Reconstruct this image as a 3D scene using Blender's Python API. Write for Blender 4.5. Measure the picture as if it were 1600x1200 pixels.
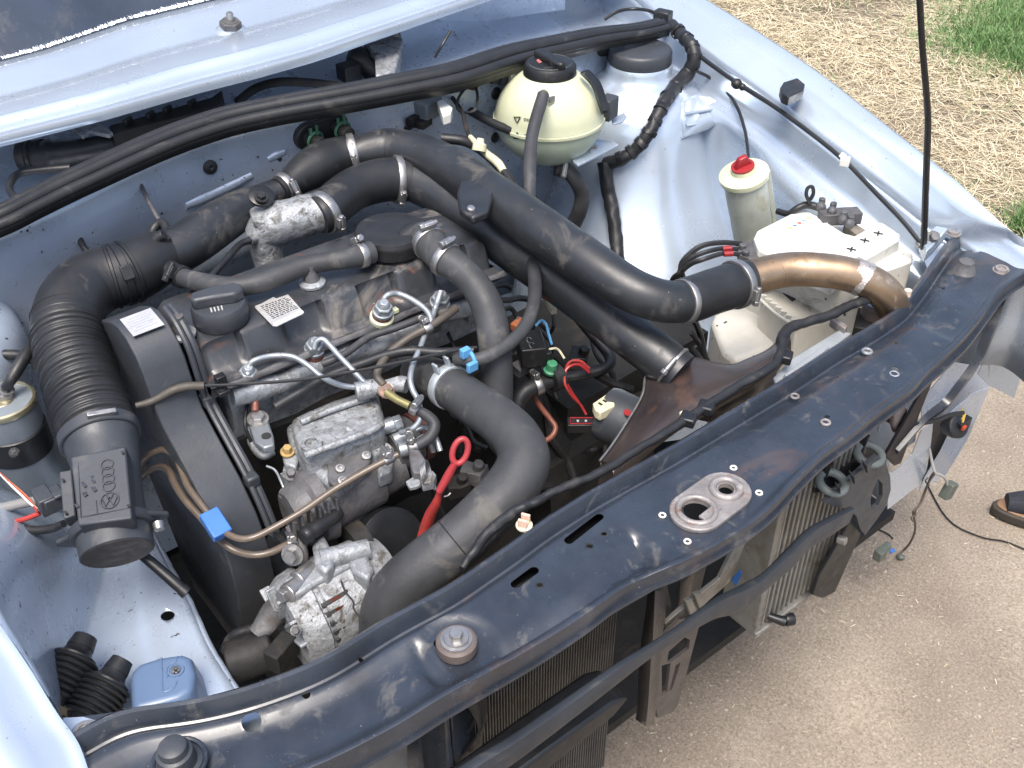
import bpy, bmesh, math, random
from mathutils import Vector, Matrix, noise
random.seed(7)
for o in list(bpy.data.objects): bpy.data.objects.remove(o)
SC=bpy.context.scene; COL=SC.collection
PI=math.pi
# ---------------------------------------------------------------- camera
CAMP=Vector((-.675,-.573,1.534)); YAW,PIT,ROL,FPX=.670571,.665313,-.009144,1637.7
fw=Vector((math.sin(YAW)*math.cos(PIT),math.cos(YAW)*math.cos(PIT),-math.sin(PIT)))
_rt=Vector((math.cos(YAW),-math.sin(YAW),0)); _up=_rt.cross(fw)
rt=_rt*math.cos(ROL)+_up*math.sin(ROL); up=-_rt*math.sin(ROL)+_up*math.cos(ROL)
cam=bpy.data.cameras.new('camera'); co=bpy.data.objects.new('camera',cam); COL.objects.link(co)
m=Matrix((rt,up,-fw)).transposed().to_4x4(); m.translation=CAMP; co.matrix_world=m
cam.sensor_width=36; cam.lens=FPX/1600*36; cam.clip_start=.02; cam.clip_end=600; SC.camera=co
SC.render.resolution_x=1024; SC.render.resolution_y=768
# ---------------------------------------------------------------- light
SUNEL,SUNAZ=math.radians(67),math.radians(228)      # azimuth clockwise from +Y
sd=Vector((math.sin(SUNAZ)*math.cos(SUNEL),math.cos(SUNAZ)*math.cos(SUNEL),math.sin(SUNEL)))
w=bpy.data.worlds.new('World'); SC.world=w; w.use_nodes=True
nt=w.node_tree; bg=nt.nodes['Background']; sky=nt.nodes.new('ShaderNodeTexSky'); sky.sky_type='NISHITA'
sky.sun_disc=False; sky.sun_elevation=SUNEL; sky.sun_rotation=SUNAZ; sky.air_density=1.0; sky.dust_density=4.5; sky.ozone_density=1.0
nt.links.new(sky.outputs[0],bg.inputs[0]); bg.inputs[1].default_value=.15
sl=bpy.data.lights.new('sun','SUN'); sl.energy=2.4; sl.angle=math.radians(30); sl.color=(1,.95,.88)
so=bpy.data.objects.new('sun',sl); COL.objects.link(so); so.rotation_euler=sd.to_track_quat('Z','Y').to_euler()
SC.view_settings.view_transform='Standard'; SC.view_settings.look='None'; SC.view_settings.gamma=1
SC.view_settings.use_curve_mapping=False; SC.view_settings.exposure=.9
# ---------------------------------------------------------------- pixel of the photo -> point in the place
def ray(u,v): return (fw*FPX+rt*(u-800)-up*(v-600))
def W(u,v,z): d=ray(u,v); return CAMP+d*((z-CAMP.z)/d.z)
def WX(u,v,x): d=ray(u,v); return CAMP+d*((x-CAMP.x)/d.x)
def WY(u,v,y): d=ray(u,v); return CAMP+d*((y-CAMP.y)/d.y)
def mpp(p): return (Vector(p)-CAMP).dot(fw)/FPX
def V(*a): return Vector(a)
# ---------------------------------------------------------------- materials
MATS={}
def mat(name,col,rough=.5,metal=0,var=.15,vs=25,bump=.0,bs=200,dirt=None,coat=0,cr=.08,spec=.5,rv=.12,specks=None,flake=0,trans=0,sss=0):
    m=bpy.data.materials.new(name); m.use_nodes=True; n=m.node_tree.nodes; l=m.node_tree.links
    b=n['Principled BSDF']; tc=n.new('ShaderNodeTexCoord'); geo=n.new('ShaderNodeNewGeometry')
    def nz(s,d=5,r=.6,dist=0):
        t=n.new('ShaderNodeTexNoise'); t.inputs['Scale'].default_value=s; t.inputs['Detail'].default_value=d
        t.inputs['Roughness'].default_value=r; t.inputs['Distortion'].default_value=dist; l.new(geo.outputs['Position'],t.inputs['Vector']); return t
    def ramp(src,a,c,ca=(0,0,0,1),cc=(1,1,1,1)):
        r=n.new('ShaderNodeValToRGB'); r.color_ramp.elements[0].position=a; r.color_ramp.elements[1].position=c
        r.color_ramp.elements[0].color=ca; r.color_ramp.elements[1].color=cc; l.new(src,r.inputs[0]); return r
    def mix(f,a,c):
        x=n.new('ShaderNodeMix'); x.data_type='RGBA'; l.new(f,x.inputs[0]); 
        for s,i in ((a,6),(c,7)):
            if hasattr(s,'links'): l.new(s,x.inputs[i])
            else: x.inputs[i].default_value=(*s[:3],1)
        return x.outputs[2]
    n1=nz(vs); r1=ramp(n1.outputs[0],.3,.7,tuple(c*(1-var) for c in col)+(1,),tuple(min(1,c*(1+var)) for c in col)+(1,))
    c=r1.outputs[0]; ro=None
    rr=n.new('ShaderNodeMapRange'); rr.inputs[1].default_value=.25; rr.inputs[2].default_value=.75; rr.inputs[3].default_value=max(.02,rough-rv); rr.inputs[4].default_value=min(1,rough+rv)
    n2=nz(vs*2.3,6); l.new(n2.outputs[0],rr.inputs[0]); ro=rr.outputs[0]
    dl=dirt if isinstance(dirt,list) else ([dirt] if dirt else [])
    for (dc,amt,ds) in dl:
        n3=nz(ds,8,.68,.6); t=.66-.32*amt; r3=ramp(n3.outputs[0],t,t+.14)
        c=mix(r3.outputs[0],c,dc)
        x=n.new('ShaderNodeMix'); l.new(r3.outputs[0],x.inputs[0]); l.new(ro,x.inputs[2]); x.inputs[3].default_value=.85; ro=x.outputs[0]
    if specks:
        sc_,ss,th=specks; n4=nz(ss,2,.5); r4=ramp(n4.outputs[0],th,th+.03); c=mix(r4.outputs[0],c,sc_)
        x=n.new('ShaderNodeMix'); l.new(r4.outputs[0],x.inputs[0]); l.new(ro,x.inputs[2]); x.inputs[3].default_value=.9; ro=x.outputs[0]
    l.new(c,b.inputs['Base Color']); l.new(ro,b.inputs['Roughness'])
    b.inputs['Metallic'].default_value=metal; b.inputs['Coat Weight'].default_value=coat; b.inputs['Coat Roughness'].default_value=cr
    b.inputs['Specular IOR Level'].default_value=spec
    if sss: b.inputs['Subsurface Weight'].default_value=sss; b.inputs['Subsurface Radius'].default_value=(.02,.018,.01); b.inputs['Subsurface Scale'].default_value=.5
    if bump or flake:
        n5=nz(bs,4,.6); bp=n.new('ShaderNodeBump'); bp.inputs['Strength'].default_value=bump; bp.inputs['Distance'].default_value=.002
        l.new(n5.outputs[0],bp.inputs['Height']); l.new(bp.outputs[0],b.inputs['Normal'])
    MATS[name]=m; return m
DUST=(.22,.20,.17); RUST=(.16,.065,.03)
PAINT=mat('silver_blue_paint',(.47,.545,.64),.25,.50,.06,6,.10,11,coat=.6,spec=.6,rv=.07,specks=((.10,.08,.07),170,.735))
PAINTD=mat('dusty_silver_blue_paint',(.42,.495,.605),.31,.35,.10,14,.14,20,coat=.45,dirt=((.22,.20,.17),.12,26),specks=((.06,.045,.04),120,.70))
BLACKP=mat('black_slam_paint',(.020,.026,.037),.32,0,.35,16,.05,45,coat=.3,cr=.24,dirt=[((.065,.065,.065),.30,30),((.045,.022,.018),.26,7)],specks=((.15,.145,.14),420,.725),spec=.7)
BLACKM=mat('black_pipe_paint',(.016,.018,.021),.42,0,.4,14,.06,80,dirt=[((.07,.065,.06),.30,16)],specks=((.25,.24,.22),300,.75),spec=.6)
RUBBER=mat('black_rubber',(.015,.016,.018),.46,0,.3,20,.10,240,dirt=((.06,.057,.053),.22,22),spec=.45)
RUBBERG=mat('grey_worn_rubber',(.040,.042,.046),.56,0,.3,18,.18,260,dirt=((.11,.105,.095),.34,18),spec=.4)
PLAST=mat('dark_grey_plastic',(.036,.041,.049),.47,0,.2,20,.12,300,dirt=((.09,.085,.08),.18,20))
PLASTB=mat('black_plastic',(.010,.011,.013),.42,0,.3,20,.10,300,dirt=((.06,.055,.05),.16,30))
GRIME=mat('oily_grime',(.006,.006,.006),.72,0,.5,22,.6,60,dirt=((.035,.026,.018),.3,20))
ALU=mat('dirty_cast_aluminium',(.27,.29,.31),.55,.45,.30,55,.7,190,dirt=[((.07,.068,.065),.40,60),((.62,.63,.64),.16,60)])
ALUB=mat('bright_cast_aluminium',(.26,.275,.29),.5,.35,.3,70,.9,200,dirt=[((.09,.082,.07),.46,60),((.44,.46,.48),.24,130)],specks=((.10,.09,.085),210,.66))
IRON=mat('dirty_iron',(.10,.10,.105),.62,.3,.4,40,.6,160,dirt=((.09,.055,.035),.3,30))
STEEL=mat('zinc_steel',(.36,.355,.35),.42,.9,.18,60,.1,200,dirt=((.22,.16,.10),.14,90))
PIPEZ=mat('grey_coated_steel_line',(.30,.33,.36),.42,.6,.18,60,.05,200,dirt=((.17,.13,.09),.2,60))
COPPER=mat('copper_tinted_pipe',(.36,.26,.175),.38,.9,.40,13,.05,60,dirt=[((.50,.47,.45),.22,34),((.14,.08,.05),.22,20)],rv=.06)
WHITEP=mat('white_battery_plastic',(.60,.60,.56),.42,0,.05,10,.03,100,dirt=((.33,.29,.23),.20,18))
DIRTW=mat('dirty_white_plastic',(.56,.55,.50),.5,0,.12,14,.05,90,dirt=[((.22,.18,.13),.26,14)],specks=((.05,.045,.04),60,.70))
CREAM=mat('yellowed_translucent_plastic',(.52,.54,.38),.36,0,.10,9,.02,60,dirt=((.42,.40,.22),.16,14),sss=.35)
CREAML=mat('coolant_green_plastic',(.46,.52,.40),.36,0,.10,9,.02,60,dirt=((.34,.36,.18),.16,14),sss=.35)
YELLOW=mat('aged_bottle_plastic',(.42,.44,.38),.42,0,.18,18,.05,60,dirt=((.27,.24,.12),.34,18),sss=.2)
RED=mat('red_plastic',(.26,.016,.02),.38,0,.1,20)
REDD=mat('dull_red_plastic',(.33,.03,.025),.5,0,.25,30,dirt=((.1,.05,.04),.2,40))
BLUEC=mat('blue_clip_plastic',(.04,.14,.42),.4,0,.1,20)
GREENC=mat('green_plastic',(.05,.24,.12),.45,0,.15,20)
GREEND=mat('dark_green_clamp',(.03,.10,.06),.5,.2,.3,40)
FUELH=mat('brown_translucent_fuel_line',(.11,.085,.065),.33,0,.2,30,spec=.6)
BROWN=mat('brown_rust_paint',(.10,.035,.028),.55,0,.3,40)
RUSTY=mat('rusty_steel',(.24,.225,.22),.5,.35,.3,40,.4,160,dirt=[((.16,.075,.04),.34,45),((.42,.41,.40),.22,38)])
GOLD=mat('gold_zinc_filter_top',(.46,.42,.28),.30,.85,.15,30,.05,100)
LABELM=mat('silver_label',(.50,.50,.50),.42,.4,.12,30,dirt=((.2,.18,.16),.2,40))
INK=mat('black_ink',(.02,.02,.02),.6,0,.1,30)
ORANGEB=mat('rust_tinted_shroud',(.035,.027,.026),.38,0,.4,9,.05,60,dirt=[((.085,.040,.025),.30,7),((.09,.08,.07),.2,9)],specks=((.2,.19,.17),240,.75),coat=.15)
COPW=mat('copper_winding',(.10,.025,.012),.35,.6,.2,60)
CREAMC=mat('cream_connector',(.55,.52,.36),.5,0,.12,30,dirt=((.2,.17,.1),.2,40))
GLASS=mat('dark_windscreen_glass',(.030,.040,.058),.16,0,.4,5,.02,20,coat=.5,dirt=((.05,.055,.06),.25,7),spec=.6)
COOL=mat('radiator_core_alloy',(.11,.105,.098),.55,.35,.25,30,.3,300,dirt=((.10,.08,.06),.3,20))
COOLB=mat('intercooler_alloy',(.24,.235,.215),.5,.4,.2,30,.3,300,dirt=((.15,.13,.10),.35,20))
TAN=mat('tan_leather',(.17,.10,.055),.6,0,.2,40,.2,300)
# ---------------------------------------------------------------- mesh builder
def crom(pts,vals,sub):
    n=len(pts)
    if n<3 or sub<=1:
        return list(pts),list(vals)
    op,ov=[],[]
    for i in range(n-1):
        p0=pts[max(i-1,0)];p1=pts[i];p2=pts[i+1];p3=pts[min(i+2,n-1)]
        if i==0: p0=p1*2-p2
        if i==n-2: p3=p2*2-p1
        r0=vals[max(i-1,0)];r1=vals[i];r2=vals[i+1];r3=vals[min(i+2,n-1)]
        for k in range(sub):
            t=k/sub;t2=t*t;t3=t2*t
            f=lambda a,b,c,d:(b*2+(c-a)*t+(a*2-b*5+c*4-d)*t2+(b*3-a-c*3+d)*t3)*.5
            op.append(f(p0,p1,p2,p3)); ov.append(max(f(r0,r1,r2,r3),1e-4))
    op.append(pts[-1]);ov.append(vals[-1]); return op,ov
def frame(d):
    d=d.normalized(); a=V(0,0,1) if abs(d.z)<.9 else V(1,0,0)
    x=a.cross(d).normalized(); return x,d.cross(x).normalized(),d
class M:
    def __init__(s): s.bm=bmesh.new()
    def tube(s,pts,r,seg=14,sub=5,caps=True,rfun=None,prof=None,hint=None):
        if not isinstance(r,(list,tuple)): r=[r]*len(pts)
        p,rr=crom([Vector(q) for q in pts],list(r),sub); n=len(p); rings=[]; x=None; L=0
        for i in range(n):
            t=(p[min(i+1,n-1)]-p[max(i-1,0)]).normalized()
            if x is None: x=(hint.cross(t).normalized() if hint else frame(t)[0])
            else: x=(x-t*x.dot(t)).normalized()
            y=t.cross(x)
            if i: L+=(p[i]-p[i-1]).length
            q=rr[i]*(rfun(L) if rfun else 1)
            if prof: ring=[s.bm.verts.new(p[i]+x*a*q+y*b*q) for a,b in prof]
            else: ring=[s.bm.verts.new(p[i]+x*math.cos(2*PI*k/seg)*q+y*math.sin(2*PI*k/seg)*q) for k in range(seg)]
            rings.append(ring)
        for a,b in zip(rings,rings[1:]):
            for k in range(len(a)): s.bm.faces.new((a[k],a[(k+1)%len(a)],b[(k+1)%len(a)],b[k]))
        if caps: s.bm.faces.new(rings[0][::-1]); s.bm.faces.new(rings[-1])
        return s
    def px(s,l,seg=14,sub=5,**k):
        p=[W(a[0],a[1],a[2]) for a in l]; return s.tube(p,[a[3]*mpp(q) for a,q in zip(l,p)],seg,sub,**k)
    def lathe(s,A,D,prof,seg=28,close=True):
        x,y,d=frame(Vector(D)); A=Vector(A); rings=[]
        for t,r in prof:
            rings.append([s.bm.verts.new(A+d*t+(x*math.cos(2*PI*k/seg)+y*math.sin(2*PI*k/seg))*max(r,1e-5)) for k in range(seg)])
        for a,b in zip(rings,rings[1:]):
            for k in range(seg): s.bm.faces.new((a[k],a[(k+1)%seg],b[(k+1)%seg],b[k]))
        if close: s.bm.faces.new(rings[0][::-1]); s.bm.faces.new(rings[-1])
        return s
    def box(s,c,sz,R=None):
        R=R or Matrix.Identity(3); c=Vector(c); vs=[]
        for i in (-.5,.5):
            for j in (-.5,.5):
                for k in (-.5,.5): vs.append(s.bm.verts.new(c+R@Vector((i*sz[0],j*sz[1],k*sz[2]))))
        for f in ((0,1,3,2),(4,6,7,5),(0,4,5,1),(2,3,7,6),(0,2,6,4),(1,5,7,3)): s.bm.faces.new([vs[i] for i in f])
        return s
    def prism(s,poly,vec):
        a=[s.bm.verts.new(Vector(p)) for p in poly]; b=[s.bm.verts.new(Vector(p)+Vector(vec)) for p in poly]; n=len(a)
        s.bm.faces.new(a); s.bm.faces.new(b[::-1])
        for i in range(n): s.bm.faces.new((a[i],b[i],b[(i+1)%n],a[(i+1)%n]))
        return s
    def grid(s,rows,sub=(1,1)):
        if sub[0]>1: rows=[crom(r,[1]*len(r),sub[0])[0] for r in rows]
        if sub[1]>1:
            cols=[crom([r[i] for r in rows],[1]*len(rows),sub[1])[0] for i in range(len(rows[0]))]
            rows=[[c[j] for c in cols] for j in range(len(cols[0]))]
        vs=[[s.bm.verts.new(p) for p in r] for r in rows]
        for a,b in zip(vs,vs[1:]):
            for i in range(len(a)-1): s.bm.faces.new((a[i],a[i+1],b[i+1],b[i]))
        return s
    def torus(s,c,D,R,r,seg=28,sg=10,sx=1):
        x,y,d=frame(Vector(D)); c=Vector(c); rings=[]
        for i in range(seg):
            a=2*PI*i/seg; e=x*math.cos(a)*sx+y*math.sin(a); q=(x*math.cos(a)+y*math.sin(a)); o=c+e*R
            rings.append([s.bm.verts.new(o+q*math.cos(2*PI*k/sg)*r+d*math.sin(2*PI*k/sg)*r) for k in range(sg)])
        for i in range(seg):
            a,b=rings[i],rings[(i+1)%seg]
            for k in range(sg): s.bm.faces.new((a[k],b[k],b[(k+1)%sg],a[(k+1)%sg]))
        return s
    def ball(s,c,r,sc=(1,1,1),u=14,v=10):
        mt=Matrix.Translation(Vector(c))@Matrix.Diagonal((r*sc[0],r*sc[1],r*sc[2],1)); bmesh.ops.create_uvsphere(s.bm,u_segments=u,v_segments=v,radius=1,matrix=mt); return s
    def hexa(s,A,D,r,h): return s.lathe(A,D,[(0,r),(h*.85,r),(h,r*.88)],6)
    def bolt(s,A,D,r,h):        # washer + hexagon head
        d=Vector(D).normalized(); s.lathe(A,d,[(0,r*1.5),(h*.22,r*1.5)],20); s.hexa(Vector(A)+d*h*.22,d,r,h*.78); return s
    def rough(s,amp,sc,seed=0):
        for v in s.bm.verts: v.co+=noise.noise_vector(v.co*sc+V(seed,seed,0))*amp
        return s
def root(name,loc,label,cat,group=None):
    o=bpy.data.objects.new(name,None); COL.objects.link(o); o.location=loc; o.empty_display_size=.02
    o['label']=label; o['category']=cat
    if group: o['group']=group
    return o
def wloc(o):
    p=Vector(o.location)
    while o.parent: o=o.parent; p+=Vector(o.location)
    return p
def obj(name,m,ma,parent=None,label=None,cat=None,group=None,kind=None,bevel=0,solid=0,smooth=True,ang=38,bseg=2,flat=False,recalc=True,subsurf=0):
    bm=m.bm
    if recalc: bmesh.ops.recalc_face_normals(bm,faces=bm.faces)
    me=bpy.data.meshes.new(name)
    if parent: off=wloc(parent)
    else:
        xs=[v.co for v in bm.verts]; off=V((min(p.x for p in xs)+max(p.x for p in xs))/2,(min(p.y for p in xs)+max(p.y for p in xs))/2,min(p.z for p in xs))
        if kind=='structure': off=V(0,0,0)
    bmesh.ops.translate(bm,verts=bm.verts,vec=-off); bm.to_mesh(me); bm.free()
    if not flat:
        for p in me.polygons: p.use_smooth=True
        me.set_sharp_from_angle(angle=math.radians(ang))
    o=bpy.data.objects.new(name,me); COL.objects.link(o); me.materials.append(ma)
    if parent: o.parent=parent
    else: o.location=off
    if label: o['label']=label
    if cat: o['category']=cat
    if group: o['group']=group
    if kind: o['kind']=kind
    if solid: q=o.modifiers.new('s','SOLIDIFY'); q.thickness=solid; q.offset=-1
    if subsurf: q=o.modifiers.new('u','SUBSURF'); q.levels=subsurf; q.render_levels=subsurf
    if bevel: q=o.modifiers.new('b','BEVEL'); q.width=bevel; q.segments=bseg; q.limit_method='ANGLE'; q.angle_limit=math.radians(35); q.harden_normals=False
    return o
def cut(o,cm):      # carve real holes, once, at build time
    bmesh.ops.recalc_face_normals(cm.bm,faces=cm.bm.faces)
    me=bpy.data.meshes.new('tool'); cm.bm.to_mesh(me); cm.bm.free(); t=bpy.data.objects.new('tool',me); COL.objects.link(t)
    mw=o.matrix_world.copy(); bpy.context.view_layer.update()
    q=o.modifiers.new('c','BOOLEAN'); q.object=t; q.operation='DIFFERENCE'; q.solver='EXACT'
    dg=bpy.context.evaluated_depsgraph_get(); dg.update()
    new=bpy.data.meshes.new_from_object(o.evaluated_get(dg))
    if len(new.vertices)<.6*len(o.data.vertices):
        q.use_self=True; dg=bpy.context.evaluated_depsgraph_get(); dg.update(); new=bpy.data.meshes.new_from_object(o.evaluated_get(dg)); print('cut retried',o.name,len(new.vertices))
    if len(new.vertices)<.6*len(o.data.vertices):
        o.modifiers.remove(q); dg=bpy.context.evaluated_depsgraph_get(); dg.update(); new=bpy.data.meshes.new_from_object(o.evaluated_get(dg)); print('cut given up',o.name)
    o.modifiers.clear(); o.data=new; bpy.data.objects.remove(t)
    return o
def text(s,size,o,xd,yd,ma,parent,depth=.0002,name='lettering',align='CENTER'):
    cu=bpy.data.curves.new('t','FONT'); cu.body=s; cu.size=size; cu.extrude=depth; cu.align_x=align; cu.align_y='CENTER'
    t=bpy.data.objects.new('t',cu); COL.objects.link(t); bpy.context.view_layer.update()
    me=bpy.data.meshes.new_from_object(t.evaluated_get(bpy.context.evaluated_depsgraph_get())); bpy.data.objects.remove(t)
    xd=Vector(xd).normalized(); yd=Vector(yd); yd=(yd-xd*yd.dot(xd)).normalized(); zd=xd.cross(yd)
    R=Matrix((xd,yd,zd)).transposed().to_4x4(); off=Vector(o)-wloc(parent)
    me.transform(Matrix.Translation(off)@R); me.name=name; q=bpy.data.objects.new(name,me); COL.objects.link(q); q.parent=parent
    me.materials.clear(); me.materials.append(ma); return q
def interp(xy,x):
    if x<=xy[0][0]: return xy[0][1]
    for (a,b),(c,d) in zip(xy,xy[1:]):
        if x<=c: return b+(d-b)*(x-a)/(c-a)
    return xy[-1][1]
def sstep(a,b,x): t=min(1,max(0,(x-a)/(b-a))); return t*t*(3-2*t)
# ================================================================ GROUND
g=M()
rows=[]
for j in range(61):
    y=-2.5+j*.15
    rows.append([V(-3+i*.15,y,.012*noise.noise(V(i*.15*2,y*2,0))) for i in range(81)])
g.grid(rows)
R=400
def far(xs,ys): g.grid([[V(x,y,-.012) for x in xs] for y in ys])
far([-R,R],[-R,R])
gm=bpy.data.materials.new('gravel_and_soil'); gm.use_nodes=True; n=gm.node_tree.nodes; l=gm.node_tree.links; b=n['Principled BSDF']
geo=n.new('ShaderNodeNewGeometry')
def _nz(s,d=6,r=.6): t=n.new('ShaderNodeTexNoise'); t.inputs['Scale'].default_value=s; t.inputs['Detail'].default_value=d; t.inputs['Roughness'].default_value=r; l.new(geo.outputs['Position'],t.inputs['Vector']); return t
def _rp(src,st):
    r=n.new('ShaderNodeValToRGB'); e=r.color_ramp.elements
    while len(e)<len(st): e.new(.5)
    for q,(p,c) in zip(e,st): q.position=p; q.color=(*c,1)
    l.new(src,r.inputs[0]); return r.outputs[0]
def _mix(f,a,c,t='MIX'):
    x=n.new('ShaderNodeMix'); x.data_type='RGBA'; x.blend_type=t
    if isinstance(f,float): x.inputs[0].default_value=f
    else: l.new(f,x.inputs[0])
    l.new(a,x.inputs[6]); l.new(c,x.inputs[7]); return x.outputs[2]
grit=_rp(_nz(190,9,.85).outputs[0],[(.34,(.085,.068,.048)),(.43,(.23,.20,.162)),(.56,(.33,.29,.24)),(.66,(.50,.46,.395))])
big=_rp(_nz(3.2,5,.6).outputs[0],[(.3,(.70,.66,.64)),(.7,(1.10,1.08,1.05))])
gr=_mix(1.0,grit,big,'MULTIPLY')
soil=_rp(_nz(60,6,.7).outputs[0],[(.3,(.10,.08,.06)),(.6,(.24,.20,.145)),(.75,(.40,.34,.25))])
sep=n.new('ShaderNodeSeparateXYZ'); l.new(geo.outputs['Position'],sep.inputs[0])
# gravel in front of the car, straw-strewn soil beside it
ma_=n.new('ShaderNodeMath'); ma_.operation='MULTIPLY'; l.new(sep.outputs[0],ma_.inputs[0]); ma_.inputs[1].default_value=.55
ad=n.new('ShaderNodeMath'); ad.operation='ADD'; l.new(ma_.outputs[0],ad.inputs[0]); l.new(sep.outputs[1],ad.inputs[1])
ad2=n.new('ShaderNodeMath'); ad2.operation='ADD'; l.new(ad.outputs[0],ad2.inputs[0]); l.new(_nz(4,4).outputs[0],ad2.inputs[1])
mk=_rp(ad2.outputs[0],[(.0,(0,0,0)),(1,(1,1,1))])
mr=n.new('ShaderNodeMapRange'); l.new(ad2.outputs[0],mr.inputs[0]); mr.inputs[1].default_value=1.75; mr.inputs[2].default_value=2.05
cc=_mix(mr.outputs[0],gr,soil); l.new(cc,b.inputs['Base Color']); b.inputs['Roughness'].default_value=.95; b.inputs['Specular IOR Level'].default_value=.2
bp=n.new('ShaderNodeBump'); bp.inputs['Strength'].default_value=.8; bp.inputs['Distance'].default_value=.006; l.new(_nz(150,6,.7).outputs[0],bp.inputs['Height']); l.new(bp.outputs[0],b.inputs['Normal'])
obj('ground',g,gm,kind='structure',recalc=False)
def simple(name,cols,rough=.8,spec=.3):
    m=bpy.data.materials.new(name); m.use_nodes=True; n=m.node_tree.nodes; l=m.node_tree.links; b=n['Principled BSDF']
    gi=n.new('ShaderNodeNewGeometry'); r=n.new('ShaderNodeValToRGB'); e=r.color_ramp.elements; r.color_ramp.interpolation='LINEAR'
    while len(e)<len(cols): e.new(.5)
    for i,(q,c) in enumerate(zip(e,cols)): q.position=i/(len(cols)-1); q.color=(*c,1)
    l.new(gi.outputs['Random Per Island'],r.inputs[0]); l.new(r.outputs[0],b.inputs['Base Color']); b.inputs['Roughness'].default_value=rough; b.inputs['Specular IOR Level'].default_value=spec; return m
rnd=random.Random(3)
def mesh_stuff(name,vs,fs,ma,label,cat):
    me=bpy.data.meshes.new(name); me.from_pydata(vs,[],fs); me.materials.append(ma); o=bpy.data.objects.new(name,me); COL.objects.link(o)
    o['kind']='stuff'; o['label']=label; o['category']=cat; return o
# gravel grains
vs,fs=[],[]
for i in range(16000):
    x=rnd.uniform(.0,2.3); y=rnd.uniform(-.75,.75)
    if x*.55+y>1.35 or (x<.72 and y>.1): continue
    s=abs(rnd.gauss(.0008,.0014))+.0010; z=.012*noise.noise(V((x+3)*2-0,y*2,0))
    k=len(vs); a0=rnd.uniform(0,6.3)
    for q in range(4): a=a0+q*PI/2+rnd.uniform(-.3,.3); vs.append((x+math.cos(a)*s*rnd.uniform(.7,1.3),y+math.sin(a)*s,z-.001))
    vs.append((x+rnd.uniform(-.3,.3)*s,y+rnd.uniform(-.3,.3)*s,z+s*rnd.uniform(.5,1)))
    for q in range(4): fs.append((k+q,k+(q+1)%4,k+4))
mesh_stuff('gravel',vs,fs,simple('gravel_grains',[(.19,.16,.13),(.28,.25,.21),(.34,.30,.255),(.28,.22,.18),(.43,.40,.35)]),'fine pinkish grey gravel scattered on the ground before the car','gravel')
# straw
vs,fs=[],[]
def blade(x,y,L,w_,el,curl,z0=.002):
    a=rnd.uniform(0,2*PI); dx,dy=math.cos(a),math.sin(a); k=len(vs); n_=3
    c=rnd.uniform(-curl,curl)
    for i in range(n_+1):
        t=i/n_; s=t*L; px=x+dx*s*math.cos(el)-dy*c*t*t*L; py=y+dy*s*math.cos(el)+dx*c*t*t*L
        pz=z0+math.sin(el)*s - (0.5*L*math.sin(el)*t*t if el<.9 else .15*L*t*t)
        ww=w_*(1-.55*t); tz=.35*ww
        vs.append((px-dy*ww,py+dx*ww,pz)); vs.append((px+dy*ww,py-dx*ww,pz+tz))
    for i in range(n_): q=k+2*i; fs.append((q,q+1,q+3,q+2))
def edge(x,y): return x*.55+y+.35*(noise.noise(V(x*1.3,y*1.3,3)))
cnt=0
while cnt<95000:
    x=rnd.uniform(1.0,5.2); y=rnd.uniform(-.35,4.8)
    if y>-.9+1.05*x+1.2: continue
    if edge(x,y)<1.42+rnd.gauss(0,.07): continue
    dn=noise.noise(V(x*2.2,y*2.2,9)); 
    if rnd.random()<.20-dn*1.2: continue
    near=x<2.7
    blade(x,y,rnd.uniform(.03,.13),rnd.uniform(.0006,.0013)*(1 if near else 1.35),rnd.uniform(-.02,.22),.5,rnd.uniform(.001,.022)); cnt+=1
for i in range(900):
    x=rnd.uniform(.05,2.2); y=rnd.uniform(-.7,.7)
    if x*.55+y>1.3 or (x<.72 and y>.15): continue
    blade(x,y,rnd.uniform(.004,.014),rnd.uniform(.0004,.0008),rnd.uniform(-.02,.15),.5,.004)
mesh_stuff('straw',vs,fs,simple('dry_straw',[(.26,.20,.12),(.50,.42,.27),(.64,.56,.38),(.74,.67,.49),(.45,.36,.23)],.6,.35),'pale dry straw and cut grass strewn beside the car','straw')
vs,fs=[],[]
cnt=0
GR=[(W(1600,45,0),.34),(W(1555,75,0),.22),(W(1600,100,0),.20),(W(1640,20,0),.45),(W(1622,356,0),.07)]
while cnt<26000:
    c,r=GR[rnd.choice([0,0,0,1,1,2,3,3,3,4])]; a=rnd.uniform(0,2*PI); q=abs(rnd.gauss(0,.55))*r
    x=c.x+math.cos(a)*q*1.2; y=c.y+math.sin(a)*q
    blade(x,y,rnd.uniform(.025,.085),rnd.uniform(.001,.0022),rnd.uniform(.7,1.35),.5); cnt+=1
for i in range(9000):
    x=rnd.uniform(1.1,4.6); y=rnd.uniform(-.1,3.8)
    if edge(x,y)<1.5 or noise.noise(V(x*1.9,y*1.9,30))<.02: continue
    blade(x,y,rnd.uniform(.02,.06),rnd.uniform(.001,.002),rnd.uniform(.3,1.2),.6)
mesh_stuff('grass',vs,fs,simple('green_grass',[(.05,.12,.035),(.09,.19,.055),(.14,.25,.085),(.24,.31,.15)],.55,.3),'green grass tuft and thin blades growing through the straw','grass')

# ================================================================ CAR BODY
body=root('car_body',(0,.35,.3),'silver blue car body with open empty nose and exposed engine bay','car body')
def line(pts,zf):   # pixel polyline -> world points
    return [W(u,v,zf(i/(len(pts)-1)) if callable(zf) else zf) for i,(u,v) in enumerate(pts)]
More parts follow.
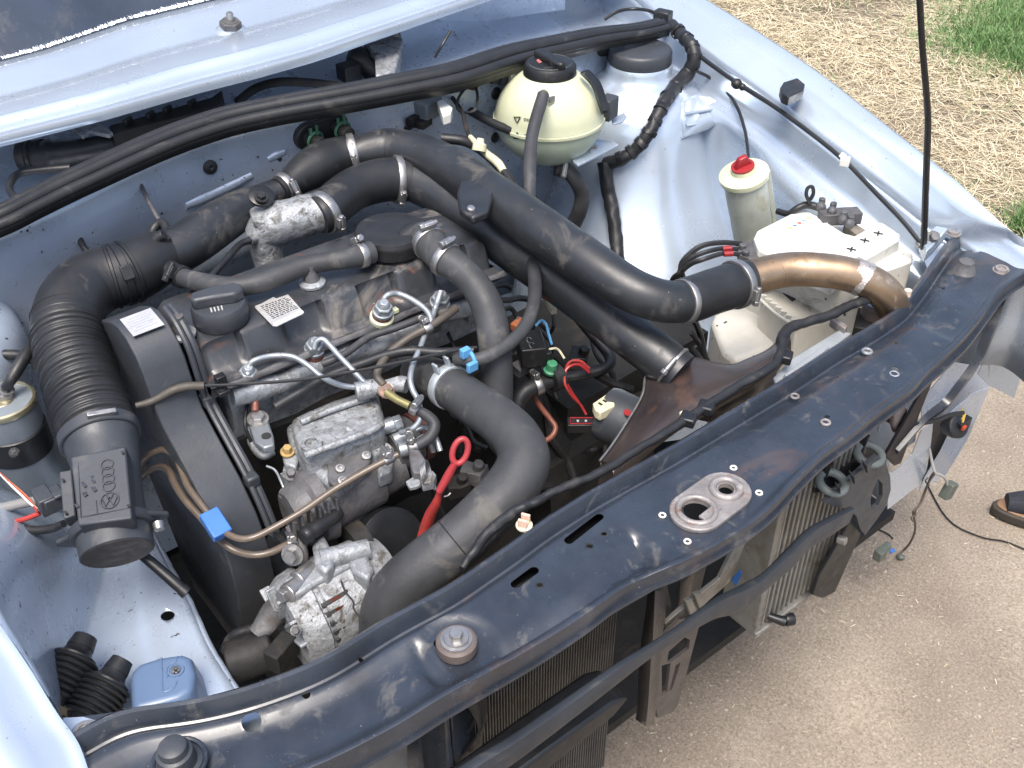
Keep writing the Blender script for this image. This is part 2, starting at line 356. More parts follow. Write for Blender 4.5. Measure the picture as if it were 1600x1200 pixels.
# --- right fender (the far one in the photo)
OU=[(900,-130),(1010,-50),(1100,3),(1194,62),(1287,125),(1397,212),(1490,287),(1578,369),(1625,402),(1680,440)]
IN=[(880,-90),(965,-35),(1040,28),(1110,80),(1190,136),(1290,212),(1370,274),(1452,340),(1508,378),(1572,428)]
ZF=[.93,.915,.90,.885,.865,.84,.815,.785,.767,.758]
A=[W(u,v,z) for (u,v),z in zip(OU,ZF)]; B=[W(u,v,z-.012) for (u,v),z in zip(IN,ZF)]
fr=[(0,-.03),(0,-.004),(.06,-.001),(.20,-.002),(.26,.004),(.34,.004),(.44,.0125),(.50,.0150),(.80,.0165),(.93,.012),(1,.002)]
rows=[[b.lerp(a,f)+V(0,0,dz) for a,b in zip(A,B)] for f,dz in fr]
SF=[1]*6+[.6,.42,.36,.36]
rows+=[[a+V(.010,0,-.02) for a in A],[a+V(.018,0,-.09*s) for a,s in zip(A,SF)],[a+V(.02,0,-.35*s) for a,s in zip(A,SF)],[a+V(.012,0,-.55*s) for a,s in zip(A,SF)]]
m=M().grid(rows,(6,1)); obj('fender',m,PAINT,body,solid=.0012,ang=60)
# --- right inner wing with pressed swage
rows=[]
for k,(dx,dz) in enumerate([(0,-.016),(-.004,-.045),(-.012,-.062),(-.034,-.074),(-.045,-.10),(-.040,-.16),(-.030,-.26),(-.03,-.50)]):
    rows.append([b+V(dx+.010*noise.noise(V(i*.9,k*.8,2))*(k>2),0,dz) for i,b in enumerate(B[:-1])])
rows=[crom(r,[1]*len(r),8)[0] for r in rows]
for k,r in enumerate(rows):
    for i,p in enumerate(r):
        if k in (4,5): p.x+=.014*sstep(.3,.9,math.sin(p.y*17))  # pressed ribs
m=M().grid(rows,(1,4)); obj('inner_wing',m,PAINT,body,solid=.0012,ang=70)
# --- strut towers
TP=[(0,.050),(-.004,.056),(-.02,.057),(-.027,.062),(-.033,.079),(-.040,.083),(-.046,.090),(-.060,.112),(-.085,.122),(-.14,.127),(-.19,.137),(-.25,.165),(-.32,.205),(-.40,.24),(-.55,.26)]
CR=W(1000,92,.865); CL=V(-.600,.668,.875)
def tower(C,ma,seed,side):
    t=M().lathe(C,(0,0,1),TP,64,close=False)
    for v in t.bm.verts:
        h=C.z-v.co.z
        if h>.05:
            v.co+=noise.noise_vector(v.co*11+V(seed,0,0))*.007*min(1,(h-.05)*12)
            if h>.10 and side>0: v.co.x-=side*.10*(h-.10); v.co.y-=.22*(h-.10)
            if side<0 and h>.10: v.co=V(C.x+(v.co.x-C.x)*(1-.75*sstep(.1,.4,h)),C.y+(v.co.y-C.y)*(1-.6*sstep(.1,.4,h)),v.co.z)
    return obj('strut_tower',t,ma,body,ang=65,recalc=False,subsurf=1)
tower(CR,PAINT,1,1); tower(CL,PAINTD,5,-1)
obj('tower_top_cap',M().lathe(CL,(0,0,1),[(-.012,.048),(-.012,.0535),(.014,.054),(.0195,.049),(.0205,.002)],48),PLAST,body)
# --- left wing: arch, valley, ledge
L=[[(-200,640,.87),(-120,760,.855),(-60,870,.84),(0,975,.815),(45,1040,.79),(92,1122,.76)],
   [(-200,610,.82),(-130,715,.80),(20,830,.77),(45,925,.735),(68,1005,.70),(92,1100,.68)],
   [(-120,640,.74),(-60,735,.71),(92,815,.69),(108,895,.665),(108,965,.64),(98,1060,.615)],
   [(-30,690,.65),(40,775,.625),(142,830,.615),(148,905,.605),(134,975,.597),(104,1075,.59)],
   [(60,740,.60),(125,800,.60),(176,840,.600),(178,905,.598),(168,975,.595),(150,1100,.59)],
   [(160,740,.605),(200,800,.605),(215,870,.606),(225,930,.606),(235,1000,.606),(250,1110,.605)],
   [(190,760,.60),(232,830,.60),(262,885,.60),(292,938,.60),(322,1005,.60),(372,1086,.60)]]
rows=[[W(*p) for p in r] for r in L]; e=rows[-1]
m=M().grid(rows,(9,7))
for v in m.bm.verts: v.co.z+=.0016*noise.noise(v.co*22)
q=[crom(e,[1]*6,9)[0]]; q=q[0]
q=[p+V(.0015*noise.noise(p*60),.0,0) for p in q]
m2=M().grid([q,[p+V(.006,-.002,-.004) for p in q],[p+V(.007,-.002,-.16) for p in q]])
lw=obj('inner_wing',m,PAINTD,body,solid=.0014,ang=70,label='left inner wing with wheel arch and flat ledge')
obj('wing_flange',m2,PAINTD,body,solid=.0014,ang=70)
lw.data.flip_normals() if False else None
c=M(); hp=W(262,962,.606); c.lathe(hp-V(0,0,.03),(0,0,1),[(0,.0075),(.06,.0075)],20)
cut(lw,c)
# --- left fender
LI=[(-250,560),(-170,700),(-90,835),(0,975),(45,1042),(88,1112),(122,1160),(142,1215)]
LZ=[.875,.86,.845,.822,.80,.775,.762,.75]
B2=[W(u,v,z) for (u,v),z in zip(LI,LZ)]
fr=[(0.004,-.03),(0,0),(-.006,.002),(-.014,.001),(-.019,.006),(-.026,.006),(-.034,.016),(-.055,.020),(-.085,.020),(-.115,.012),(-.13,-.01),(-.14,-.09),(-.145,-.4)]
rows=[[b+V(dx,0,dz) for b in B2] for dx,dz in fr]; m=M().grid(rows,(6,1)); obj('fender',m,PAINT,body,solid=.0012,ang=60)
# --- corner plate where slam panel meets left fender
m=M().prism([W(u,v,.742) for u,v in ((92,1122),(130,1120),(200,1140),(160,1210),(138,1210))],(0,0,-.003)); obj('corner_plate',m,PAINT,body)
m=M().prism([W(u,v,.742) for u,v in ((1436,372),(1452,350),(1480,352),(1560,420),(1600,440),(1540,470),(1450,420))],(0,0,-.003)); obj('corner_plate',m,PAINT,body)
obj('lamp_mount',M().box(W(392,1124,.70),(.05,.05,.02)),PAINT,body)
# --- seal line along the bulkhead
SL=[(-160,405,.905),(-80,378,.91),(0,342,.915),(60,315,.918),(110,291,.92),(160,266,.922),(210,243,.924),(260,222,.926),(310,203,.928),(370,185,.93),(450,167,.93),(530,149,.93),(620,128,.93),(712,107,.927),(800,79,.921),(869,61,.914),(940,45,.905),(1000,33,.896),(1036,27,.89)]
SP=[W(*p) for p in SL]
rows=[[p+V(0,dy,dz) for p in SP] for dy,dz in ((.03,-.014),(.012,-.010),(-.010,-.012),(-.013,-.03),(-.012,-.07),(-.004,-.13),(.0,-.20),(.03,-.27),(.05,-.5))]
m=M().grid(rows,(4,3))
for v in m.bm.verts:
    v.co.y+=.016*noise.noise(V(v.co.x*4.5,0,v.co.z*9))*sstep(.0,.05,.915-v.co.z)
fwl=obj('bulkhead',m,PAINTD,body,solid=.0015,ang=70)
# --- plenum tray behind the seal
rows=[[p+V(0,dy,dz) for p in SP] for dy,dz in ((.005,-.016),(.03,-.03),(.06,-.05),(.16,-.055),(.24,-.04),(.27,.05))]
for r in rows: r[-1]=r[-1]+V(.0,0,.0); r.append(r[-1]+V(.08,0,0))
m=M().grid(rows,(3,2)); obj('plenum_tray',m,PAINTD,body,solid=.0012,ang=70)
# side wall that closes the tray
# --- scuttle
SCL=[(-200,266),(-60,232),(0,217),(156,178),(312,134),(400,112),(500,84),(556,64),(712,10),(800,-20),(900,-52),(1000,-84)]
LP=[W(u,v,.972-.00*i) for i,(u,v) in enumerate(SCL)]
WSL=[(-200,140),(-60,110),(0,95),(63,79),(125,58),(200,32),(312,5),(400,-17),(520,-48),(640,-80),(760,-112),(860,-138)]
WP=[W(u,v,1.0) for u,v in WSL]
xs=[-.85+i*1.75/40 for i in range(41)]
lp=[(p.x,p.y) for p in LP]; wp=[(p.x,p.y) for p in WP]
fr=[(.015,-.012),(.0,-.010),(-.004,-.002),(.0,.003),(.05,.004),(.10,.001),(.17,-.001),(.235,.004),(.25,.010),(.29,.010),(.52,.014),(.55,.011),(.60,.012),(.82,.024),(.88,.026),(1.0,.028)]
rows=[]
for f,dz in fr:
    r=[]
    for x in xs:
        a=interp(lp,x); c_=interp(wp,x); r.append(V(x,a+(c_-a)*f,.972+dz-.10*max(0,abs(x)-.45)**2))
    rows.append(r)
m=M().grid(rows); 
dm=W(361,47,.992)
for v in m.bm.verts: pass
scu=obj('scuttle',m,PAINT,body,solid=.0012,ang=50)
# windscreen behind the scuttle
glassrows=[]
for f,dz in ((.985,.0285),(1.03,.033),(1.6,.16),(2.4,.36)):
    glassrows.append([V(x,interp(lp,x)+(interp(wp,x)-interp(lp,x))*f,.972+dz) for x in xs])
ws=obj('windscreen',M().grid(glassrows),GLASS,body,solid=.005,recalc=False)
# torn silvery sealing strip between glass and scuttle
vs,fs=[],[]
for i in range(1500):
    x=rnd.uniform(-.6,.2); a=interp(lp,x); c_=interp(wp,x); y=a+(c_-a)*(1.0+rnd.uniform(-.008,.01)); z=.972+.0295
    k=len(vs); L_=abs(rnd.gauss(.001,.003))+.0008+.006*max(0,noise.noise(V(x*30,0,0))); w_=rnd.uniform(.0003,.0011); dx=rnd.uniform(-.4,.1)*L_
    zz=z+L_*.30+.001
    vs+= [(x-w_,y,z),(x+w_,y,z+.0008),(x+dx+w_*.5,y+L_,zz+.001),(x+dx-w_*.5,y+L_,zz)]; fs.append((k,k+1,k+2,k+3))
me=bpy.data.meshes.new('torn_sealant'); me.from_pydata([tuple(Vector(v)-wloc(body)) for v in vs],[],fs)
foil=mat('white_torn_sealant',(.72,.76,.82),.25,.5,.2,90); me.materials.append(foil); o=bpy.data.objects.new('torn_sealant',me); COL.objects.link(o); o.parent=body; o['kind']='stuff'
# dark floor under the engine (subframe and undertray)
m=M().box((-.0,.52,.17),(1.40,.94,.02)); obj('undertray',m,GRIME,body)
# car side / cabin mass behind the bulkhead keeps the light out
m=M().box((0,1.02,.62),(1.36,.12,.60)); obj('cabin_wall',m,PAINTD,body)
m=M().box((0,.88,.5),(1.3,.22,.6)); obj('lower_bulkhead',m,PAINTD,body)
# ================================================================ SLAM PANEL
CREST=[(183,1112),(300,1098),(367,1082),(400,1072),(475,1045),(525,1020),(600,972),(650,945),(700,920),(800,852),(850,815),(925,768),(1000,727),(1050,700),(1100,670),(1150,640),(1225,596),(1303,545),(1366,509),(1412,478),(1444,437),(1469,400),(1487,375)]
PEDGE=[(200,1138),(300,1122),(380,1098),(420,1084),(475,1062),(550,1022),(625,979),(675,948),(737,912),(805,873),(850,840),(925,798),(1000,757),(1075,715),(1137,675),(1200,636),(1256,592),(1319,555),(1366,526),(1412,494),(1440,468),(1462,440),(1478,410)]
FCREST=[(492,1197),(550,1170),(612,1137),(650,1116),(665,1103),(712,1077),(750,1056),(800,1030),(858,996),(917,958),(963,924),(1001,902),(1054,884),(1092,865),(1121,850),(1175,817),(1210,788),(1237,757),(1262,732),(1287,708),(1334,675),(1381,637),(1431,603),(1444,584),(1462,569),(1506,528),(1537,490),(1555,462),(1578,441)]
FLNG=[(530,1197),(640,1140),(700,1107),(800,1053),(917,981),(1004,929),(1057,900),(1092,880),(1121,858),(1175,826),(1237,777),(1287,728),(1350,682),(1420,627),(1470,584),(1512,545),(1545,500),(1570,465),(1590,446)]
def yx(pl,z):
    q=sorted([(p.x,p.y) for p in (W(u,v,z) for u,v in pl)]); return q
def zfl(u): return interp([(530,.726),(900,.727),(1000,.730),(1080,.738),(1175,.740),(1240,.745),(1290,.750),(1600,.746)],u)
cy=yx(CREST,.760); py=yx(PEDGE,.747); fzl=lambda u: interp([(690,.751),(800,.748),(960,.746),(1003,.745),(1056,.752),(1175,.753),(1287,.762),(1600,.760)],u); _c=sorted([(W(u,v,fzl(u)).x,W(u,v,fzl(u)).y,fzl(u)) for u,v in FCREST]); fy=[(a,b) for a,b,c in _c]; cz=[(a,c) for a,b,c in _c]; _f=sorted([(W(u,v,zfl(u)).x,W(u,v,zfl(u)).y,zfl(u)) for u,v in FLNG])
ly=[(a,b) for a,b,c in _f]; lz=[(a,c) for a,b,c in _f]
def ext(q):     # past the edge of the photo the panel mirrors its right half
    x0,y0=q[0]; r=[p for p in q]; off=y0-interp(q,-x0); add=[(-x,y+off) for x,y in reversed(q) if -x<x0-.01]; return add+r
fy=ext(fy); ly=ext(ly)
def smooth_fn(q):
    def f(x): return sum(interp(q,x+d)*w_ for d,w_ in ((-.02,.15),(-.01,.2),(0,.3),(.01,.2),(.02,.15)))
    return f
cf,pf,ff,lf=map(smooth_fn,(cy,py,fy,ly))
X0,X1=-.655,.655
NS=330; rows=[[] for _ in range(29)]
def lx(u,v,z=.748): p=W(u,v,z); return p.x,p.y
def dline(a,b):      # a diagonal pressed edge: x of the edge as a function of y
    (x0,y0_),(x1,y1_)=lx(*a),lx(*b)
    return lambda y: x0+(x1-x0)*(y-y0_)/(y1_-y0_)
LA=dline((640,985),(700,1065)); LB=dline((963,850),(862,1000)); LC=dline((1005,838),(1050,888)); LD=dline((1137,667),(1268,712)); LE=dline((1075,712),(1215,790))
def sline(a,b,c):    # signed distance to a pressed edge, positive on the side of c
    (x0,y0_),(x1,y1_),(x2,y2_)=lx(*a),lx(*b),lx(*c); L=math.hypot(x1-x0,y1_-y0_); nx,ny=-(y1_-y0_)/L,(x1-x0)/L
    s=1 if (x2-x0)*nx+(y2_-y0_)*ny>0 else -1
    return lambda x,y: s*((x-x0)*nx+(y-y0_)*ny)
SB=sline((963,850),(862,1000),(960,920)); SC=sline((1005,838),(1050,888),(960,920))
MTX,MTY=lx(714,1013)
def zpad(x,t,y):
    z=0; k=sstep(.02,.28,t)
    z-=.0065*k*(1-sstep(LA(y)-.003,LA(y)+.006,x))
    r=math.hypot(x-MTX,(y-MTY)); z-=.004*(1-sstep(.034,.042,r))
    z-=.016*sstep(-.002,.028,SB(x,y))*sstep(-.001,.008,SC(x,y))
    z+=.0095*k*sstep(LE(y),LD(y)+.002,x)
    z-=.003*sstep(.42,.435,x)*k
    z+=.0007*noise.noise(V(x*9,t*2,0))
    return z
for i in range(NS+1):
    x=X0+(X1-X0)*i/NS; c_,p_,f_,l_=cf(x),pf(x),ff(x),lf(x); zc=interp(cz,x)
    if p_>c_-.0155: p_=c_-.0155
    ez=-.010*sstep(.60,.655,abs(x))*0
    q=[(c_+.013,.722),(c_+.011,.744),(c_+.007,.756),(c_+.002,.7605),(c_-.002,.7598),(c_-.006,.752),(c_-.0085,.7435),(c_*.5+p_*.5-.003,.7425),(p_+.002,.7435),(p_-.001,.7468)]
    for t in (.05,.11,.2,.3,.4,.5,.6,.7,.8,.9,.96): yy=p_+(f_+.006-p_)*t; q.append((yy,.7475+zpad(x,t,yy)*(1-sstep(.82,1.0,t))+(zc-.004-.7475)*sstep(.82,1.0,t)))
    g_=min(l_,f_-.006); zl=interp(lz,x) if x>lz[0][0] else .726
    q+=[(f_+.006,zc-.0015),(f_+.002,zc),(f_,zc-.0006),(f_-.0012,zc-.005),(f_-.001,zc*.3+zl*.7),(f_*.6+g_*.4,zl-.0005),(g_+.001,zl+.0003),(g_,zl-.003)]
    for k,(y,z) in enumerate(q): rows[k].append(V(x,y,z+ez))
slam=root('slam_panel',(0,0,.72),'dented black front cross panel bolted across the nose of the car','front panel')
m=M().grid(rows); sp=obj('panel',m,BLACKP,slam,solid=.0009,ang=50)
# holes
def holes():
    c=M()
    def cyl(u,v,r): c.lathe(W(u,v,.748)-V(0,0,.02),(0,0,1),[(0,r),(.04,r)],16)
    for u,v,r in ((478,1084,.004),(563,1026,.0022),(843,914,.0030),(921,853,.0030),(944,834,.0030),(1248,857-237,.0032),(1355,549,.0050),(1397,545,.0028),(1396,585,.0046),(1290,660,.0032)): cyl(u,v,r)
    def slot(a,b,w_):
        A=W(*a,.748);B=W(*b,.748);d=(B-A).normalized();n_=V(-d.y,d.x,0)*w_
        pts=[]
        for k in range(9): an=PI/2+PI*k/8; pts.append(A+d*math.cos(an)*w_+n_.normalized()*math.sin(an)*w_)
        for k in range(9): an=-PI/2+PI*k/8; pts.append(B+d*math.cos(an)*w_+n_.normalized()*math.sin(an)*w_)
        c.prism([p+V(0,0,.02) for p in pts],(0,0,-.045))
    slot((889,844),(936,807),.0050); slot((806,912),(834,891),.0052); slot((686,1000),(708,984),.0055)
    c.box(W(1469,452,.748),(.005,.011,.04))
    # latch openings
    return c
c=holes(); c.lathe(W(392,1124,.748)-V(0,0,.03),(0,0,1),[(0,.0085),(.06,.0085)],24)
c.lathe(W(1524,393,.75)-V(0,0,.03),(0,0,1),[(0,.006),(.06,.006)],20)
c.lathe(W(1091,798,.748)-V(0,0,.03),(0,0,1),[(0,.0155),(.06,.0155)],24)
c.lathe(W(1130,769,.748)-V(0,0,.03),(0,0,1),[(0,.0125),(.06,.0125)],24)
cut(sp,c)
for p in sp.data.polygons: p.use_smooth=True
sp.data.set_sharp_from_angle(angle=math.radians(40))
# catch plate with its two openings
d=(W(1150,755,.75)-W(1075,815,.75)); d.z=0; d.normalize(); n_=V(-d.y,d.x,0)
A=W(1088,802,.7485);B=W(1132,770,.7485);R_=.0285
pts=[A+d*math.cos(PI/2+PI*k/12)*R_+n_*math.sin(PI/2+PI*k/12)*R_ for k in range(13)]+[B+d*math.cos(-PI/2+PI*k/12)*R_+n_*math.sin(-PI/2+PI*k/12)*R_ for k in range(13)]
m=M().prism([p+V(0,0,.0045) for p in pts],(0,0,-.006))
lp_=obj('catch_plate',m,RUSTY,slam,bevel=.0015)
c=M().lathe(A-V(0,0,.03),(0,0,1),[(0,.0165),(.06,.0165)],28); c.lathe(B-V(0,0,.03)+d*.002,(0,0,1),[(0,.0085),(.06,.0085)],24)
cut(lp_,c)
m=M().torus(A+V(0,0,.0045),(0,0,1),.0195,.0035,32,10); m.torus(B+V(0,0,.0045)+d*.002,(0,0,1),.0145,.0045,32,10); obj('catch_rim',m,RUSTY,lp_)
m=M().box(A+d*.008-n_*.012+V(0,0,.004),(.028,.010,.004),Matrix((d,n_,V(0,0,1))).transposed()); obj('catch_lip',m,RUSTY,lp_,bevel=.001)
# pop rivets / worn rings
for u,v,r in ((1035,805,.0046),(1074,846,.0046),(1146,731,.0046),(1186,770,.0046)):
    obj('rivet',M().torus(W(u,v,.7490),(0,0,1),r*.68,r*.26,18,8),WHITEP,slam)
for u,v,r in ((1242,619,.0052),(1290,660,.0058),(1355,549,.0066),(1397,585,.0062)):
    obj('rusty_hole_ring',M().torus(W(u,v,.7578 if u<1340 else .7556),(0,0,1),r*.8,r*.30,22,8),RUSTY if u<1300 else ALU,slam)
for u,v in ((944,834),(921,853),(843,914)): obj('hole_rim',M().torus(W(u,v,.7475),(0,0,1),.0036,.0008,18,6),BLACKM,slam)
# rubber buffers and mounts standing on it
m=M().lathe(W(278,1192,.746),(0,0,1),[(0,.022),(.002,.022),(.003,.0165),(.016,.0150),(.0175,.0125),(.024,.0115),(.0255,.0095)],28); obj('buffer_stud',m,PLAST,slam)
m=M().torus(W(280,1190,.7485),(0,0,1),.0215,.0026,30,8); obj('stud_rim',m,BLACKP,slam)
m=M().lathe(W(1504,431,.747),(0,0,1),[(0,.021),(.0015,.020),(.004,.0165),(.014,.0135),(.0165,.0115),(.024,.0105),(.025,.008)],28); obj('buffer_stud',m,IRON,slam)
for u,v,z,r,q in ((134,1146,.745,.010,STEEL),(1489,366,.7605,.0085,RUSTY),(1490,398,.745,.0,RUSTY),(1564,424,.752,.0095,RUSTY)):
    if r:
        m=M().lathe(W(u,v,z),(0,0,1),[(0,r*1.25),(.002,r*1.25),(.0022,r),(.006,r*.92),(.0062,r*.55),(.004,r*.5)],20); obj('bolt_head',m,q,slam)
# spot-welded tongues around the two ends
m=M().prism([W(u,v,.7415) for u,v in ((112,1132),(130,1118),(175,1112),(230,1120),(215,1160),(160,1215),(140,1190),(120,1155))],(0,0,-.003)); obj('end_tongue',m,BLACKP,slam,bevel=.001)
# radiator mount with bolt and rubber
mt=root('radiator_mount',W(716,1020,.735),'brown rubber radiator mount with steel bolt in the near half of the black panel','mount')
P=W(714,1013,.745)
m=M().lathe(P,(0,0,1),[(0,.0185),(.003,.0195),(.011,.0190),(.013,.0165)],32); obj('rubber_ring',m,mat('brown_rubber',(.11,.088,.078),.5,0,.2,40),mt)
m=M().lathe(P+V(0,0,.0125),(0,0,1),[(0,.0150),(.002,.0148),(.0022,.0118),(.004,.0112)],32); obj('washer',m,STEEL,mt)
m=M().hexa(P+V(0,0,.0165),(0,0,1),.0066,.006); obj('bolt',m,STEEL,mt)
R2=Matrix.Rotation(math.radians(30),3,'Z')
m=M().prism([W(u,v,.7475) for u,v in ((681,1010),(688,1000),(716,982),(722,990),(700,1012),(690,1022))],(0,0,-.003)); m.box(W(700,1012,.75),(.010,.002,.016),R2); obj('bracket',m,RUSTY,mt,bevel=.0006)
mt=root('radiator_mount',W(1360,495,.735),'brown rubber mount with pale washer behind the far end of the black panel','mount')
P=W(1363,496,.722)
m=M().lathe(P,(0,0,1),[(-.01,.013),(0,.0155),(.006,.0170),(.020,.0155),(.022,.0135)],28); obj('rubber_ring',m,MATS['brown_rubber'],mt)
m=M().lathe(P+V(0,0,.0215),(0,0,1),[(0,.0125),(.0015,.0122),(.0017,.008),(.003,.0078)],28); m.hexa(P+V(0,0,.0245),(0,0,1),.0055,.004); obj('washer',m,STEEL,mt)
m=M().box(P-V(.012,0,.012),(.05,.03,.03),R2); obj('bracket',m,GRIME,mt,bevel=.002)
# small broken cable clip
cl=root('cable_clip',W(818,827,.75),'small broken cream plastic cable clip on the rear edge of the black panel','clip')
P=W(819,822,.7575)
m=M().lathe(P,(0,0,1),[(0,.0088),(.002,.0088),(.003,.0070)],20); obj('base',m,CREAMC,cl)
m=M()
for dx in (-.0045,.0045): m.box(P+R2@V(dx,0,.0075),(.003,.0095,.011),R2)
m.box(P+V(0,0,.004),(.011,.0095,.003),R2); obj('jaw',m,mat('pinkish_plastic',(.60,.42,.32),.5,0,.15,50),cl,bevel=.0006)
# ================================================================ helpers for plumbing
from mathutils.bvhtree import BVHTree
def bvh(*objs):
    vs,ps=[],[]
    for o in objs:
        off=len(vs); w0=wloc(o); vs+=[v.co+w0 for v in o.data.vertices]; ps+=[[i+off for i in p.vertices] for p in o.data.polygons]
    return BVHTree.FromPolygons(vs,ps)
def hit(T,u,v,off=0,z=.7):
    d=ray(u,v).normalized(); h=T.ray_cast(CAMP,d)
    if h[0] is None: return W(u,v,z)
    return h[0]-d*off
def pathof(l):
    p=[W(a[0],a[1],a[2]) for a in l]; return p,[a[3]*mpp(q) for a,q in zip(l,p)]
def at(p,r,t,s=8):
    P,R_=crom(p,r,s); k=t*s; i=int(min(k,len(P)-2)); f=min(1,k-i); 
    return P[i].lerp(P[i+1],f),R_[i]*(1-f)+R_[i+1]*f,(P[i+1]-P[i]).normalized()
def clamp(parent,c,r,d,up_=None,w=.0095,ma=None,spring=False,fat=1.04):
    ma=ma or STEEL
    k=M().lathe(c-d*w/2,d,[(0,r*fat),(0,r*fat+.0012),(w*.12,r*fat+.0019),(w*.88,r*fat+.0019),(w,r*fat+.0012),(w,r*fat)],36)
    q=obj('hose_clamp',k,ma,parent,ang=50)
    upv=(up_ or (CAMP-c).normalized()); n_=(upv-d*upv.dot(d)).normalized(); t=d.cross(n_)
    if spring:
        s=M()
        for a in (-1,1):
            e=n_*math.cos(a*.25)+t*math.sin(a*.25); s.box(c+e*(r*fat+.008),(.010,.003,.014),Matrix((d,t,n_)).transposed())
        obj('clamp_ear',s,ma,q,bevel=.0006)
    else:
        R3=Matrix((d,t,n_)).transposed(); s=M().box(c+n_*(r*fat+.005),(w*.95,.015,.0065),R3)
        s.lathe(c+n_*(r*fat+.0062)-t*.0115,t,[(0,.0034),(.018,.0034)],12); s.hexa(c+n_*(r*fat+.0062)+t*.007,t,.0048,.0065)
        obj('clamp_screw',s,ma,q,bevel=.0007)
    return q
def hose(name,label,cat,l,ma,clamps=(),group=None,seg=18,sub=7,partname='hose_body',rough=0,**k):
    p,r=pathof(l) if len(l[0])==4 else ([Vector(a[:3]) for a in l],[a[3] for a in l])
    m=M().tube(p,r,seg,sub,**k)
    if rough: m.rough(rough,60)
    if not clamps: return obj(name,m,ma,label=label,cat=cat,group=group)
    ro=root(name,p[0],label,cat,group); obj(partname,m,ma,ro)
    for c in clamps:
        kw=dict(c[1]) if len(c)>1 else {}; P,R_,D=at(p,r,c[0]); s=kw.pop('s',1); clamp(ro,P,R_*s,D,**kw)
    return ro
def uvz(l,zs):
    n=len(l); out=[]
    for i,a in enumerate(l):
        f=i/(n-1)*(len(zs)-1); k=min(int(f),len(zs)-2); out.append((a[0],a[1],zs[k]+(zs[k+1]-zs[k])*(f-k)))
    return out
def wire(name,label,cat,l,zs,rpx,ma,group=None,seg=8,sub=5,parent=None,**k):
    q=[(u,v,z,rpx) for u,v,z in uvz(l,zs)]; m=M().px(q,seg,sub,**k)
    if parent: return obj(name,m,ma,parent)
    return obj(name,m,ma,label=label,cat=cat,group=group)
def slab(m,pts,z,h,top=None):
    p=[W(a[0],a[1],a[2] if len(a)>2 else z) for a in pts]; return m.prism(p,(0,0,-h))
# ================================================================ BULKHEAD SEAL AND ITS SURROUNDINGS
ST=[(-160,372,.925),(-80,352,.93),(0,322,.935),(50,297,.938),(100,272,.94),(150,249,.942),(200,226,.944),(250,204,.946),(300,185,.947),(360,166,.948),(440,149,.948),(530,133,.947),(620,116,.945),(712,97,.941),(800,69,.934),(869,53,.926),(940,38,.917),(1000,30,.908),(1036,22,.902)]
seal=root('bulkhead_seal',W(520,150,.93),'long black ribbed rubber seal along the top of the bulkhead','rubber seal')
p=[W(u,v+16,z) for u,v,z in ST]
rr=[20*mpp(q)*(1-.35*sstep(.72,1,i/18)) for i,q in enumerate(p)]
prof=[]
for k in range(36):
    a=2*PI*k/36; rad=1+.13*math.cos(3*(a))*(1 if abs(math.cos(a))>-2 else 0)
    prof.append((math.cos(a)*rad*1.0,math.sin(a)*rad*.62+.08*math.cos(4*a)))
m=M()
for (o,rz,rs) in ((.95,.0,.50),(.05,.10,.52),(-.85,-.22,.46)):
    pp=[q+V(0,o*r_,rz*r_) for q,r_ in zip(p,rr)]; m.tube(pp,[r_*rs for r_ in rr],12,5)
obj('seal_rib',m,RUBBER,seal)
m=M()
m.grid([[q+V(0,-.9*r_,-.3*r_) for q,r_ in zip(p,rr)],[q+V(0,-1.25*r_,-.5*r_) for q,r_ in zip(p,rr)],[q+V(0,-1.15*r_,-1.1*r_) for q,r_ in zip(p,rr)]],(5,1))
obj('seal_lip',m,RUBBER,seal,solid=.003)
m=M().box(W(1036,24,.90),(.022,.03,.018),Matrix.Rotation(.3,3,'Z')); obj('seal_end',m,RUBBER,seal,bevel=.003)
TP_=[ (1036,30,.89),(1060,50,.885),(1084,72,.88),(1088,92,.875),(1076,116,.862),(1050,135,.85),(1034,160,.84),(1025,187,.825),(1012,212,.81),(994,236,.79),(969,250,.77),(945,257,.75)]
# things in the plenum
hose('plenum_duct','thick ribbed black duct lying in the plenum at the far left',
 'duct',[(32,243,.905,23),(60,243,.905,23),(75,243,.905,24),(130,236,.903,19),(190,222,.90,18),(260,200,.895,17),(330,180,.89,16)],RUBBER,rfun=lambda L:1+.10*(1 if L<.05 else 0)*math.sin(L*900))
m=M(); slab(m,[(170,196),(330,152),(347,140),(345,160),(330,172),(175,208)],.925,.03); m.rough(.001,40)
wl=root('wiper_linkage',W(250,170,.89),'black wiper linkage under the edge of the scuttle','wiper linkage'); obj('arm',m,GRIME,wl,bevel=.002)
m=M(); slab(m,[(105,198),(150,186),(176,206),(170,210),(140,204),(128,212)],.928,.006); obj('bracket',m,ALU,wl,bevel=.001)
for u,v in ((200,190),(235,181),(262,172),(300,162)): obj('ridge',M().box(W(u,v,.928),(.016,.006,.012),Matrix.Rotation(.5,3,'Z')),PLASTB,wl,bevel=.002)
wire('plenum_tube','thin black tube looping out beside the thick plenum duct','tube',[(110,262),(60,266),(28,272),(15,290),(20,305),(36,314)],[.91,.91,.92],6,RUBBER,seg=10)
wire('plenum_cable','grey cable arching behind the middle of the seal','cable',[(370,160),(400,138),(440,128),(500,131),(560,140)],[.90,.925,.90],7,GRIME,seg=10)
wm=root('wiper_motor',W(570,110,.86),'wiper motor with grey aluminium bracket under the scuttle','wiper motor')
m=M(); slab(m,[(567,65),(625,48),(630,62),(617,110),(587,118),(585,85)],.925,.012); slab(m,[(588,84),(628,64),(618,112),(588,122)],.915,.03); obj('bracket',m,ALUB,wm,bevel=.003)
